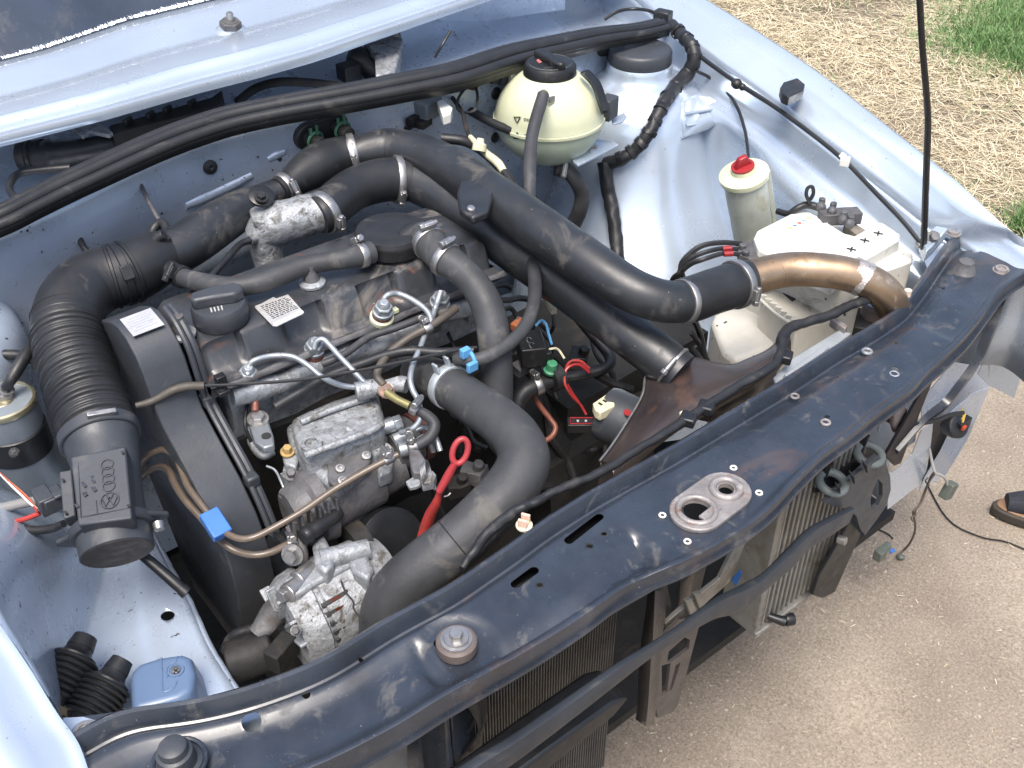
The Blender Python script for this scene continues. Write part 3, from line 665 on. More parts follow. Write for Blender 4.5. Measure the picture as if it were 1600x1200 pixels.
m=M().lathe(W(545,85,.915),(.6,-.3,-.4),[(0,.012),(.012,.020),(.05,.022),(.055,.015)],24); m.box(W(545,112,.90),(.03,.03,.025)); obj('motor',m,PLASTB,wm,bevel=.002)
for u,v in ((583,64),(618,56)): obj('bolt',M().bolt(W(u,v,.927),(0,0,1),.0045,.005),STEEL,wm)
wire('cable_tie','thin black cable tie tail sticking up behind the seal','cable tie',[(680,90),(691,70),(704,48)],[.91,.93,.945],2.4,PLASTB)
wire('thin_loom','thin black loom arching to the right end of the seal','cable',[(945,30),(965,18),(990,14),(1015,17),(1030,25)],[.90,.92,.90],2.6,RUBBER)
# wiper spindle with nut
sp_=root('wiper_spindle',W(361,50,.985),'wiper spindle with grey nut standing on the pale scuttle','wiper spindle')
P=W(361,46,.985); nrm=V(0,-.18,1).normalized()
obj('collar',M().lathe(P-nrm*.002,nrm,[(0,.024),(.002,.0225),(.004,.0185),(.006,.0175)],32),PAINT,sp_)
obj('nut',M().hexa(P+nrm*.004,nrm,.0165,.010),IRON,sp_,bevel=.001)
obj('washer',M().lathe(P+nrm*.0135,nrm,[(0,.0125),(.0016,.012)],24),IRON,sp_)
obj('stud',M().lathe(P+nrm*.014,nrm,[(0,.0055),(.011,.0052),(.013,.004)],16,),STEEL,sp_)
# ---- bulkhead fittings
FB=bvh(fwl)
def bead(pts,r):
    q=[hit(FB,u,v,-r*.62) for u,v in pts]; return M().tube(q,[r*.8]+[r]*(len(q)-2)+[r*.8],14,4)
for pts,r in (([(288,320),(310,311),(335,300),(365,286),(392,272)],.0085),([(418,248),(430,241),(444,236)],.008)): obj('pressed_bead',bead(pts,r),PAINTD,fwl)
gm_=hit(FB,328,261,.001); obj('grommet',M().lathe(gm_,(0,-1,.1),[(-.003,.0105),(.003,.0100),(.004,.006),(.0045,.0035),(.003,.001)],24),RUBBER,label='round black grommet plugged in the bulkhead left of the pressed ribs',cat='grommet')
obj('bulkhead_hole_plug',M().lathe(hit(FB,437,248,.0003),(0,-1,.1),[(-.003,.0035),(.0006,.0035)],16),RUBBER,label='tiny black hole plug in the bulkhead near the oval rubber plate',cat='plug')
hp_=root('heater_stub_plate',hit(FB,500,204),'oval black rubber plate with two green clamped heater stubs on the bulkhead','heater connection')
c0=hit(FB,480,212,.004); c1=hit(FB,522,196,.004); m=M()
pr=[]; dd=(c1-c0).normalized(); 
for k in range(11): a=PI/2+PI*k/10; pr.append(c0+dd*math.cos(a)*.020+V(0,0,1)*math.sin(a)*.020)
for k in range(11): a=-PI/2+PI*k/10; pr.append(c1+dd*math.cos(a)*.020+V(0,0,1)*math.sin(a)*.020)
m.prism([q+V(0,.008,0) for q in pr],(0,-.014,0)); obj('rubber_plate',m,RUBBER,hp_,bevel=.003)
for c in (c0,c1):
    obj('stub',M().lathe(c+V(0,-.006,0),(.1,-1,-.1),[(0,.011),(.03,.0105)],18),GRIME,hp_)
    q=obj('spring_clip',M().torus(c+V(.001,-.022,0),(.1,-1,-.1),.0125,.0022,20,8).box(c+V(.004,-.024,.016),(.004,.003,.014)).box(c+V(-.006,-.024,.015),(.004,.003,.012)),GREEND,hp_)
wire('bulkhead_pin','thin grey rod leaning down from the bulkhead','rod',[(211,268),(222,293),(236,322),(252,350)],[.90,.86],3.4,IRON)
obj('rod_head',M().ball(W(211,268,.90),.005),RUSTY,label='small rusty head on top of the thin bulkhead rod',cat='rod head')
g_=root('cable_grommet',W(112,320,.88),'round black grommet under the left end of the seal with a cable hanging from it','grommet')
obj('grommet_body',M().ball(W(112,318,.895),.0165,(1,.8,.9)),RUBBER,g_)
obj('cable',M().px([(114,325,.885,5),(117,345,.87,5),(122,365,.86,5),(132,388,.85,5),(150,405,.84,5)],10),RUBBER,g_)
# grey valve with connector near the reservoir
sv=root('solenoid_valve',W(670,185,.86),'small grey solenoid valve with plug mounted on the bulkhead','solenoid valve')
R4=Matrix.Rotation(.35,3,'Z')
m=M().box(W(668,168,.885),(.042,.028,.030),R4).box(W(662,150,.895),(.024,.018,.018),R4); obj('valve_body',m,mat('mid_grey_plastic',(.13,.15,.17),.45,0,.2,40,dirt=((.05,.05,.05),.2,50)),sv,bevel=.003)
m=M(); slab(m,[(683,158),(692,155),(707,168),(704,178),(692,182)],.90,.014); obj('white_plug',m,WHITEP,sv,bevel=.001)
m=M().torus(W(632,183,.87),(1,-.6,.1),.018,.0018,22,6).torus(W(636,186,.87),(1,-.9,.3),.014,.0016,22,6); m.px([(650,190,.87,5),(640,198,.865,5),(628,200,.86,4)],8); obj('vacuum_tube',m,RUBBER,sv)
m=M().box(W(645,188,.875),(.02,.012,.012),R4).box(W(660,192,.87),(.025,.02,.01),R4); obj('clip',m,GRIME,sv,bevel=.001)
wire('bulkhead_loom','bundle of thin black cables running from the solenoid valve to the pipe','cable',[(705,150),(722,175),(727,195),(734,215),(742,228)],[.89,.86],3.5,GRIME)
wire('bulkhead_loom','thin black cable hanging in a loop left of the white reservoir','cable',[(735,128),(718,150),(714,168),(725,176),(742,172),(746,150),(741,128)],[.90,.88,.90],2.4,RUBBER)
obj('cable_plug',M().box(W(738,124,.905),(.028,.02,.02),R4).rough(.002,60),BROWN,label='small rusty brown plug beside the neck of the white reservoir',cat='plug')
sv=root('brake_light_switch',W(745,232,.85),'small cream plug on a grey clip above the black pipe','connector')
obj('plug',M().lathe(W(748,236,.872),(.5,.3,1),[(0,.010),(.010,.010),(.012,.006),(.018,.005)],16),CREAMC,sv)
obj('arm',M().px([(735,214,.87,4),(745,225,.872,5),(760,240,.865,6),(778,255,.86,7),(787,268,.855,6)],10),CREAMC,sv)
wire('bulkhead_hose','black hose passing behind the white reservoir','hose',[(700,150),(730,170),(765,190),(800,205)],[.86,.85],7,RUBBER,seg=10)
wire('bulkhead_hose','thin black hose following the upper edge of the large black pipe','hose',[(690,216),(730,222),(765,245),(792,275),(806,300)],[.865,.86,.84],8,RUBBER,seg=10)
for i,(u,v,r) in enumerate(((775,146,.010),(774,215,.009))): obj('bulkhead_plug',M().ball(hit(FB,u,v,.001),r,(1,.4,1)),RUBBER,label=['upper','lower'][i]+' round black rubber plug in the bulkhead just left of the white reservoir',cat='plug')
m=M().box(hit(FB,885,78,.01),(.05,.02,.02)).px([(900,82,.87,12),(925,75,.875,15),(950,72,.878,14),(975,70,.88,13)],14); m.rough(.002,50)
obj('loom_boot',m,RUBBER,label='black rubber loom boot under the seal beside the round cap',cat='rubber boot')
# ================================================================ STRUT CAP, WING ITEMS
TW=bvh(*[o for o in bpy.data.objects if o.name.startswith('strut_tower') or o.name.startswith('inner_wing')])
C=CR
obj('strut_cap',M().lathe(C+V(0,0,.0),(0,0,1),[(-.012,.048),(-.012,.0535),(.0,.0545),(.014,.054),(.018,.0515),(.0195,.049),(.0205,.020),(.0205,.002)],56),PLAST,label='round black plastic cap on top of the pale blue strut tower',cat='cap')
h=[]
for u,v in ((1048,38),(1068,56),(1084,72),(1089,92),(1078,116),(1052,135),(1036,160),(1026,187),(1012,212),(994,236),(969,250),(945,257)): h.append(hit(TW,u,v,.010,.87))
for k in range(4): h[k]=W([1048,1068,1084,1089][k],[38,56,72,92][k],[.895,.888,.882,.874][k])
for _ in range(1):
    h=[h[0]]+[(h[i-1]+h[i]*2+h[i+1])/4+ (CAMP-h[i]).normalized()*.004 for i in range(1,len(h)-1)]+[h[-1]]
ha=root('wing_loom',h[-1],'thick tape wrapped black wiring loom snaking around the strut tower','wiring loom')
obj('loom',M().tube(h,[.010,.011,.012,.0125,.0125,.012,.0125,.011,.012,.011,.011,.012],12,6).rough(.0022,55),RUBBER,ha)
e=h[-1]; obj('loom_branch',M().tube([e+V(.0,0,.004)]+[hit(TW,u,v,.014) for u,v in ((948,285),(954,312),(959,345),(963,378),(966,410))],[.013,.012,.012,.0115,.011,.011],12,6).rough(.0025,60,4),RUBBER,ha)
for i in range(14):
    t=.6+i*.72
    if t<10.6:
        P,R_,D=at(h,[.0125]*12,t); obj('tape_wrap',M().lathe(P-D*.005,D,[(0,.0120),(.001,.0129),(.009,.0130),(.010,.0120)],12,False).rough(.0022,70,i),PLASTB,ha,flat=False)
wire('sensor_wire','thin black wire curving from the loom to the red capped bottle','wire',[(1090,112),(1110,122),(1135,143),(1152,168),(1163,200),(1168,230),(1170,258)],[.85,.83,.82,.81,.80,.79,.79],2.6,RUBBER)
rc=root('release_cable',W(1200,160,.82),'long black bonnet cable clipped along the inner edge of the far fender','cable')
cb=[(1082,78,.873),(1110,100,.868),(1152,130,.862),(1200,160,.853),(1260,203,.84),(1318,250,.827),(1370,303,.81),(1410,345,.795),(1440,382,.78)]
obj('cable',M().px([(u,v,z,3.6) for u,v,z in cb],8,6),RUBBER,rc)
obj('cable_clip',M().ball(W(1151,131,.862),.0095,(1,1,.9)).ball(W(1160,136,.860),.006),RUBBER,rc)
obj('cable_clip',M().box(W(1320,252,.829),(.014,.014,.012),Matrix.Rotation(.6,3,'Z')).lathe(W(1314,247,.83),(.4,-.3,.8),[(0,.005),(.008,.005)],12),WHITEP,rc,bevel=.001)
P=W(1239,139,.872)
m=M().prism([W(u,v,.882) for u,v in ((1219,136),(1224,128),(1246,121),(1258,131),(1255,140),(1232,151),(1222,146))],(0,0,-.016)); obj('fender_buffer',m,RUBBER,label='small dark rubber buffer block on the gutter of the far fender',cat='buffer',bevel=.002)
# bonnet stay
st=root('bonnet_stay',W(1443,388,.775),'thin black bonnet support rod standing up from the far corner','support rod')
sy=W(1443,388,.775).y
pts=[(1443,388),(1445,340),(1448,250),(1450,190),(1447,140),(1441,70),(1437,0),(1432,-80),(1424,-200)]
obj('rod',M().tube([WY(u,v,sy) for u,v in pts],[5.2*mpp(WY(u,v,sy)) for u,v in pts],12,6),PLASTB,st)
obj('rod_foot',M().px([(1443,384,.778,5),(1437,383,.778,5),(1434,380,.778,5)],10).ball(W(1446,380,.778),.010,(1,1,.7)),STEEL,st)
m=M(); slab(m,[(1440,372),(1462,352),(1482,356),(1462,378),(1448,392)],.785,.02); obj('foot_bracket',m,PAINT,st,bevel=.002)
obj('pivot_bolt',M().lathe(W(1456,372,.786),(-.4,-.5,.6),[(0,.010),(.004,.010),(.005,.006),(.014,.006)],16),IRON,st)
# pressed access plate on the strut tower
ap=[hit(TW,u,v,.0012) for u,v in ((1065,160),(1085,148),(1108,150),(1117,158),(1117,195),(1106,203),(1064,217))]
m=M(); m.bm.faces.new([m.bm.verts.new(q) for q in ap]); obj('pressed_plate',m,PAINT,body,solid=.002,bevel=.0008)
m=M()
for a,b in (((1070,178),(1112,171)),((1072,196),(1112,190)),((1068,162),(1068,212))): m.tube([hit(TW,a[0],a[1],.0015),hit(TW,(a[0]+b[0])/2,(a[1]+b[1])/2,.002),hit(TW,b[0],b[1],.0015)],.0028,8,3)
obj('plate_rib',m,PAINT,body)
# white bracket by reservoir
m=M(); slab(m,[(897,238),(926,216),(960,221),(966,226),(925,247),(903,258),(895,252)],.80,.004); 
br=root('reservoir_bracket',W(930,240,.78),'small pale metal bracket with stud under the reservoir','bracket'); obj('plate',m,PAINT,br,bevel=.0008)
obj('stud',M().lathe(W(924,232,.80),(0,0,1),[(0,.009),(.003,.009),(.0035,.004),(.022,.0035)],14),STEEL,br)
m=M(); slab(m,[(955,186),(975,175),(980,182),(972,190),(958,194)],.835,.003); obj('tab',m,PAINT,br,bevel=.0006)
hose('expansion_hose','grey rubber hose hanging in a bend under the right of the reservoir','hose',[(868,262,.775,13),(885,266,.77,12.5),(900,282,.755,12),(909,303,.73,12),(906,328,.70,12),(896,352,.665,12),(888,380,.62,12)],RUBBERG,clamps=[(.6,dict(w=.008))])
# ================================================================ RESERVOIR
rs=root('coolant_reservoir',W(860,230,.77),'round yellowed white coolant reservoir with black screw cap','coolant reservoir')
P=W(858,181,.848); R0=.0855
m=M().lathe(P,(0,0,1),[(-R0*.86,.0)]+[(R0*.88*math.sin(a),R0*math.cos(a)) for a in [(-80+ i*8)*PI/180 for i in range(11)]],56,close=False)
obj('lower_shell',m,CREAML,rs,subsurf=1)
m=M().lathe(P,(0,0,1),[(.0,R0+.0005),(.003,R0+.001)]+[(R0*.92*math.sin(a),R0*math.cos(a)) for a in [(4+i*6.5)*PI/180 for i in range(10)]]+[(R0*.92*.93,.038),(R0*.92*.99,.034),(R0*1.02,.033)],56,close=False)
obj('upper_shell',m,CREAM,rs,subsurf=1)
obj('weld_seam',M().lathe(P+V(0,0,-.001),(0,0,1),[(-.002,R0-.001),(-.002,R0+.003),(.0025,R0+.003),(.003,R0-.001)],64,close=False),CREAM,rs)
CT=P+V(0,0,R0*.90)
cp=obj('screw_cap',M().lathe(CT,(0,0,1),[(-.010,.038),(-.008,.041),(.004,.0405),(.009,.037),(.0105,.030)],40),PLASTB,rs)
dv=(W(895,128,.94)-W(835,92,.94)).normalized(); dv.z=0; nv=V(-dv.y,dv.x,0)
m=M().prism([CT+V(0,0,.008)+dv*a+nv*b for a,b in ((-.036,.006),(-.030,.010),(.030,.008),(.037,.004),(.037,-.004),(.030,-.008),(-.030,-.010),(-.036,-.006))],(0,0,.012)); obj('cap_grip',m,PLASTB,cp,bevel=.003)
obj('warning_mark',M().prism([CT+V(0,0,.0108)+dv*(-.004)+nv*a+dv*b for a,b in ((-.017,-.008),(-.011,-.012),(-.013,.002),(-.019,.003))],(0,0,.0012)),mat('faded_red_print',(.35,.12,.11),.6),cp)
obj('vent_nipple',M().lathe(W(849,146,.915),(0,-.8,.5),[(-.006,.007),(.006,.0065)],14),CREAM,rs)
obj('nipple_clip',M().box(W(862,155,.905),(.010,.004,.008)).torus(W(850,150,.915),(0,-.8,.5),.0085,.0012,18,6),STEEL,rs)
obj('neck_stub',M().lathe(W(800,118,.905),(-1,0,0),[(-.02,.010),(.008,.009)],16),CREAM,rs)
sn=obj('level_sensor_plug',M().box(W(788,117,.905),(.026,.022,.024)).box(W(772,120,.905),(.02,.016,.016)).box(W(757,122,.905),(.014,.012,.012)),PLAST,rs,bevel=.0015)
def onball(u,v,off=.0004):
    d=ray(u,v).normalized(); o=CAMP-P; b=o.dot(d); c=o.dot(o)-(R0+off)**2; t=-b-math.sqrt(max(0,b*b-c)); return CAMP+d*t
for (u,v,s,dn) in ((808,187,'max',1),(808,212,'min',-1)):
    a=onball(u,v,.0008); xd=(onball(u+8,v+1)-a).normalized(); yd=V(0,0,1)
    tri=[onball(u-5,v-4*dn,.001),onball(u+5,v-4*dn,.001),onball(u,v+5*dn,.001)]
    t=M()
    for i in range(3): t.tube([tri[i],tri[(i+1)%3]],.0008,6,1)
    obj('level_arrow',t,INK,rs); text(s,.0105,onball(u+18,v,.001),xd,yd,INK,rs,.0002,'level_lettering')
m=M().grid([[onball(u,v,.0012) for u,v in ((906,115),(924,135),(933,160),(940,180))],[onball(u,v,.012)+V(.004,0,.002) for u,v in ((906,115),(924,135),(933,160),(940,180))],[onball(u,v,.014)+V(.022,.004,0) for u,v in ((906,115),(924,135),(933,160),(940,180))]],(4,1)); obj('retaining_strap',m,PLASTB,rs,solid=.004)
m=M().box(W(950,168,.86),(.030,.022,.034),Matrix.Rotation(.3,3,'Z')); obj('strap_block',m,PLAST,rs,bevel=.002)
hose('vent_hose','thin grey hose running down from the front of the reservoir','hose',[(849,148,.918,9.5),(845,162,.91,10),(838,185,.90,10),(831,215,.885,10),(828,250,.87,10.5),(827,290,.85,10.5),(828,330,.82,10.5)],RUBBERG,seg=14)
# ================================================================ RED CAPPED BOTTLE
bt=root('fluid_bottle',W(1180,372,.66),'narrow yellowed bottle with red cap between strut tower and battery','bottle')
A=W(1180,385,.665); T_=W(1163,276,.798); D=(T_-A).normalized(); H=(T_-A).length; r=.0315
obj('bottle_body',M().lathe(A,D,[(0,r*.8),(.004,r*.94),(.02,r),(H*.55,r),(H*.58,r*1.02),(H*.93,r*1.02),(H,r*1.0)],40),YELLOW,bt)
obj('collar',M().lathe(A+D*(H*.98),D,[(0,r*1.05),(.001,r*1.18),(.009,r*1.2),(.011,r*1.05),(.013,r*.78)],40),CREAM,bt)
obj('neck',M().lathe(A+D*(H*1.02),D,[(0,r*.60),(.014,r*.56),(.016,r*.4)],30),CREAM,bt)
N=A+D*(H*1.02+.015)
c=obj('red_cap',M().lathe(N,D,[(0,r*.56),(.003,r*.56),(.004,r*.3)],30),RED,bt)
x_,y_,_=frame(D)
xx=(W(1178,250,.83)-W(1140,256,.83)).normalized(); xx=(xx-D*xx.dot(D)).normalized(); yy=D.cross(xx)
m=M().prism([N+D*.003+xx*a+D*b-yy*.005 for a,b in ((-.014,0),(.014,0),(.008,.016),(-.005,.015))],yy*.010); obj('cap_wing',m,RED,c,bevel=.002)
m=M().box(A+D*(H*.6)+xx*(r+.004),(.010,.014,H*.75),Matrix((xx,yy,D)).transposed()); obj('side_clip',m,YELLOW,bt,bevel=.002)
# ================================================================ BATTERY CORNER
bz=.752
ba=root('battery',W(1290,420,.56),'white topped car battery with three round cell caps in the far corner','battery')
# case corners from the photo
c1=W(1172,384,.742);c2=W(1262,330,.742);c3=W(1428,398,.742); c4=c1+(c3-c2)
obj('case',M().prism([c1,c2,c3,c4],(0,0,-.17)),DIRTW,ba,bevel=.004)
TOP=[(1178,371),(1183,360),(1250,326),(1260,327),(1320,364),(1335,368),(1372,347),(1380,347),(1408,366),(1406,374),(1340,412),(1300,440),(1240,415),(1185,390)]
m=M(); slab(m,TOP,.768,.024); obj('top_cover',m,WHITEP,ba,bevel=.003)
ex=(W(1380,350,.77)-W(1325,385,.77)).normalized(); ex.z=0; ey=V(-ex.y,ex.x,0)
for u,v in ((1372,366),(1351,377),(1330,391)):
    P=W(u,v,.7685); q=obj('cell_cap',M().lathe(P,(0,0,1),[(0,.0130),(.0012,.0130),(.0014,.0115),(.0008,.0112)],28),WHITEP,ba)
    mm=M()
    for a in (0,PI/2): mm.box(P+V(0,0,.0016),(.013,.0022,.0012),Matrix.Rotation(a+.5,3,'Z'))
    obj('slot',mm,INK,q)
# printed sticker on the cover
P=W(1256,352,.7686); sx=(W(1280,340,.7686)-W(1240,362,.7686)).normalized(); sy_=V(-sx.y,sx.x,0)
R5=Matrix((sx,sy_,V(0,0,1))).transposed()
stk=obj('sticker',M().box(P,(.062,.040,.0004),R5),mat('battery_sticker',(.80,.80,.76),.35,0,.03),ba)
for i,c in enumerate(((.55,.38,.12),(.10,.20,.45),(.50,.12,.08),(.25,.35,.50),(.6,.45,.15))):
    obj('printed_symbol',M().box(P+sx*(-.022+i*.011)+sy_*.008+V(0,0,.0004),(.006,.006,.0003),R5@Matrix.Rotation(.6,3,'Z')),mat('print_colour',c,.5),stk)
mat('print_grey',(.30,.33,.38),.6)
for j in range(3):
    obj('printed_line',M().box(P+sy_*(-.013-j*.0025)+V(0,0,.0004),(.05,.0007,.0002),R5),MATS['print_grey'],stk)
# handle ledge and terminal end
m=M(); slab(m,[(1360,400),(1405,378),(1428,397),(1426,408),(1375,426)],.748,.05); obj('end_ledge',m,DIRTW,ba,bevel=.003)
tb=root('battery_terminal',W(1310,350,.75),'oily terminal clamp and cable behind the white battery cover','terminal')
m=M().box(W(1312,338,.772),(.06,.022,.018),Matrix.Rotation(-.55,3,'Z'))
for u,v in ((1283,323),(1300,330),(1317,343),(1328,350)): m.ball(W(u,v,.782),.0075); m.lathe(W(u,v,.775),(0,0,1),[(0,.005),(.014,.005)],10)
m.rough(.0015,70); obj('clamp',m,ALU if False else IRON,tb,bevel=.001)
m=M(); slab(m,[(1318,352),(1330,345),(1358,362),(1350,374)],.760,.012); obj('bar',m,mat('lead_bar',(.20,.18,.15),.6,.2,.3,60),tb,bevel=.001)
obj('cable',M().px([(1215,330,.76,5),(1232,334,.765,5),(1245,326,.775,5.5),(1262,320,.78,6),(1285,326,.778,6)],10),RUBBER,tb)
obj('cable_loop',M().px([(1266,318,.785,3),(1260,305,.80,3),(1262,294,.81,3),(1269,292,.812,3),(1271,302,.80,3),(1266,312,.79,3)],8),RUBBER,tb)
tb=root('battery_terminal',W(1180,390,.74),'dirty terminal with bolts at the left end of the battery by three cables','terminal')
m=M(); slab(m,[(1155,382),(1180,372),(1205,392),(1200,402),(1170,404),(1153,396)],.758,.014)
for u,v in ((1160,388),(1165,398),(1198,394)): m.lathe(W(u,v,.758),(0,0,1),[(0,.0055),(.007,.0055)],8)
m.rough(.0012,80); obj('clamp',m,IRON,tb,bevel=.001)
for k,(off,rp) in enumerate(((0,4.2),(9,3.8),(17,3.8))):
    obj('cable',M().px([(1158,381+off,.755,rp),(1130,379+off,.76,rp),(1100,383+off*1.3,.76,rp),(1080,395+off,.75,rp+.5),(1064,415+off*.6,.73,rp+.5),(1060-9*k+8,440,.70,rp+.5),(1070-9*k,480,.64,rp)],8),RUBBER,tb)
for u,v in ((1136,388),(1138,396)): obj('red_sleeve',M().px([(u-7,v+1,.7605,4.6),(u+7,v,.7605,4.6)],10),RED,tb)
# pale tank / tray in front of the battery
tk=root('washer_tank',W(1170,560,.5),'dirty white plastic tank below the battery under the copper coloured pipe','tank')
m=M(); slab(m,[(1112,500),(1122,478),(1150,462),(1196,458),(1226,478),(1248,500),(1222,534),(1190,550),(1150,563),(1130,548)],.635,.17); obj('tank_body',m,DIRTW,tk,bevel=.010,bseg=3)
m=M(); slab(m,[(1190,462),(1225,445),(1345,450),(1372,470),(1335,492),(1278,506),(1245,512)],.690,.09); obj('tray',m,mat('stained_white_tray',(.50,.48,.42),.5,0,.15,16,dirt=[((.16,.13,.10),.34,14)]),tk,bevel=.003)
obj('tray_seam',M().px([(1188,468,.693,2.5),(1215,492,.693,2.5),(1248,512,.693,2.5)],8),DIRTW,tk)
m=M(); slab(m,[(1222,456),(1240,452),(1247,465),(1238,470)],.6915,.003); obj('dark_opening',m,INK,tk)
for k in range(7): obj('rib',M().box(W(1192+k*8,466+k*6.3,.690),(.004,.009,.012),Matrix.Rotation(.6,3,'Z')),DIRTW,tk)
# copper pipe + couplings + crossover pipes
zz=.80
hose('boost_pipe','bare copper tinted metal pipe bending down beside the battery','pipe',
 [(1140,441,.800,28),(1165,436,.802,28.5),(1225,422,.806,27.5),(1281,422,.806,27),(1330,430,.80,27),(1368,446,.785,27),(1390,468,.76,26.5),(1397,492,.725,26),(1398,520,.68,26)],COPPER,clamps=[],seg=28)
m=M().px([(1330,428,.8005,28.2),(1345,434,.7965,28.2),(1352,438,.794,28.2)],28)
for v in m.bm.verts: v.co+=noise.noise_vector(v.co*120)*.0014
obj('weld_bead',m,mat('weld_metal',(.55,.50,.46),.35,.8,.3,120,.5,300),bpy.data.objects['boost_pipe'])
obj('pipe_bracket_bolt',M().lathe(W(1417,462,.765),(0,0,1),[(0,.005),(.009,.005),(.010,.003)],12),mat('pale_bolt',(.6,.5,.42),.5,0,.2,60),label='small pale bolt end beside the bend of the copper pipe',cat='bolt')
hose('crossover_pipe','large matt black pipe, the upper of two crossing above the engine','pipe',
 [(548,243,.868,26),(575,236,.872,28),(612,231,.874,30),(662,243,.874,32),(712,268,.872,34),(770,308,.868,37),(840,357,.862,38),(915,408,.852,37),(975,447,.84,35),(1018,466,.83,34),(1052,472,.822,33),(1085,468,.815,31)],BLACKM,clamps=[(.15,dict(w=.009,up_=V(.3,-1,.2))),(10.5,dict(w=.009,up_=V(0,1,-.5)))],seg=32,partname='pipe_body')
cpz=[o for o in bpy.data.objects if o.name=='crossover_pipe'][0]
m=M(); slab(m,[(718,282),(740,280),(772,300),(762,330),(738,340),(718,326),(714,300)],.892,.012); obj('flange',m,BLACKM,cpz,bevel=.003)
obj('rivet',M().lathe(W(736,326,.893),(0,-.3,1),[(0,.0055),(.0018,.005),(.0025,.003)],16),STEEL,cpz)
hose('pipe_coupling','short black rubber coupling between the black pipe and the copper tinted pipe','hose',
 [(1068,470,.818,36),(1085,466,.816,36.5),(1110,457,.812,36),(1135,449,.808,36),(1158,442,.804,35),(1170,440,.803,34)],RUBBER,clamps=[(3.6,dict(w=.011,up_=V(-.1,-1,.05)))],seg=32)
hose('crossover_pipe','large matt black pipe, the lower one ending at the brown fan shroud','pipe',
 [(625,280,.845,31),(650,284,.842,33),(690,303,.835,35),(740,340,.822,37),(800,386,.806,37),(860,430,.79,36),(920,474,.774,36),(980,520,.757,36),(1030,558,.742,36),(1062,584,.730,35)],BLACKM,seg=32,clamps=[(8.6,dict(w=.004,fat=1.0,ma=STEEL))],partname='pipe_body')
hose('intake_hose','bulging black rubber hose joining the upper black pipe to the left pipe','hose',
 [(436,298,.86,21),(452,288,.862,22),(474,272,.865,29),(500,256,.868,33),(525,246,.868,31),(548,241,.868,29),(566,237,.870,28)],RUBBER,clamps=[(.6,dict(w=.010,s=.98,up_=V(.2,-1,.4))),(5.2,dict(w=.010,up_=V(.4,-1,-.3)))],seg=30)
hose('intake_pipe','black smooth pipe behind the engine leading from the big elbow','pipe',
 [(442,296,.858,20),(425,302,.857,21),(405,312,.855,24),(375,328,.852,31),(340,350,.850,35),(300,377,.848,37),(262,398,.846,38),(235,410,.845,38)],BLACKM,seg=30)
obj('pipe_tab',M().lathe(W(408,308,.882),(0,-.5,1),[(0,.017),(.004,.017),(.006,.012)],24).bolt(W(408,308,.888),(0,-.5,1),.006,.006),PLASTB,label='small round tab with bolt on the left black pipe',cat='tab')
hose('intake_hose','thick black rubber hose clamped to the aluminium intake elbow','hose',
 [(496,337,.852,30),(510,330,.853,32),(530,312,.854,33),(556,294,.854,33),(590,283,.852,34),(618,280,.848,34),(638,282,.844,34)],RUBBER,clamps=[(.75,dict(w=.012,up_=V(.6,-1,-.1))),(5.1,dict(w=.010,up_=V(.5,-1,-.4)))],seg=30)
el=root('intake_elbow',W(425,430,.78),'rough cast aluminium intake elbow behind the valve cover','casting')
m=M().px([(512,330,.852,29),(490,334,.85,31),(455,343,.848,33),(428,352,.842,34),(414,366,.83,30),(416,388,.81,25),(420,410,.79,23),(424,440,.765,23)],28); m.rough(.0016,80); obj('casting',m,ALUB,el)
m=M(); slab(m,[(388,325),(412,312),(425,322),(415,345),(395,345)],.862,.012); obj('flange',m,ALUB,el,bevel=.003)
obj('pressure_stub',M().px([(402,372,.835,8),(390,376,.838,7)],12),STEEL,el)
wire('pressure_hose','thin black hose from the aluminium elbow stub down behind the oil cap','hose',[(392,375),(375,382),(360,398),(345,415),(330,432),(322,440)],[.838,.84,.835],5.5,RUBBER,seg=10)
m=M(); slab(m,[(500,392),(528,372),(555,372),(562,390),(540,402),(505,402)],.84,.03); obj('small_black_housing',m,PLASTB,label='small black plastic housing between elbow and breather disc',cat='housing',bevel=.003)
wire('breather_tube','thick black tube loop behind the elbow at the end of the left pipe','tube',[(236,372),(240,358),(250,348),(258,352),(262,372),(258,392)],[.86,.875,.86],7,RUBBER,seg=12)
# ================================================================ LEFT ELBOW, CORRUGATED HOSE, AIR MASS METER
eb=root('intake_elbow_hose',W(150,440,.80),'big black rubber elbow between the left pipe and the ribbed hose','elbow')
El=[(272,394,.846,35),(250,402,.847,42),(228,412,.848,47),(205,423,.848,49),(185,430,.848,49),(160,437,.848,50),(135,450,.847,52),(115,472,.845,53),(106,500,.838,54),(108,520,.832,54)]
p,r=pathof(El); obj('elbow_body',M().tube(p,r,36,7),RUBBER,eb)
for t,w_ in ((3.2,.006),(3.75,.010),(4.4,.005)):
    P,R_,D=at(p,r,t); obj('clamp_band',M().lathe(P-D*w_/2,D,[(0,R_*1.0),(.001,R_*1.045),(w_-.001,R_*1.045),(w_,R_)],44),PLASTB,eb)
P,R_,D=at(p,r,3.75); n_=(CAMP-P); n_=(n_-D*n_.dot(D)).normalized(); obj('clamp_latch',M().box(P+n_*(R_*1.05),(.014,.018,.005),Matrix((D,D.cross(n_),n_)).transposed()),PLASTB,eb,bevel=.001)
obj('hose_stub',M().px([(258,418,.846,17),(275,428,.846,16),(290,434,.846,15.5)],20),RUBBER,eb)
obj('top_lug',M().px([(236,385,.87,10),(246,372,.88,9),(256,366,.885,8)],12).box(W(252,378,.872),(.022,.016,.012)),RUBBER,eb,bevel=.001)
ch=root('corrugated_hose',W(150,600,.76),'ribbed black air hose between the elbow and the air mass meter','ribbed hose')
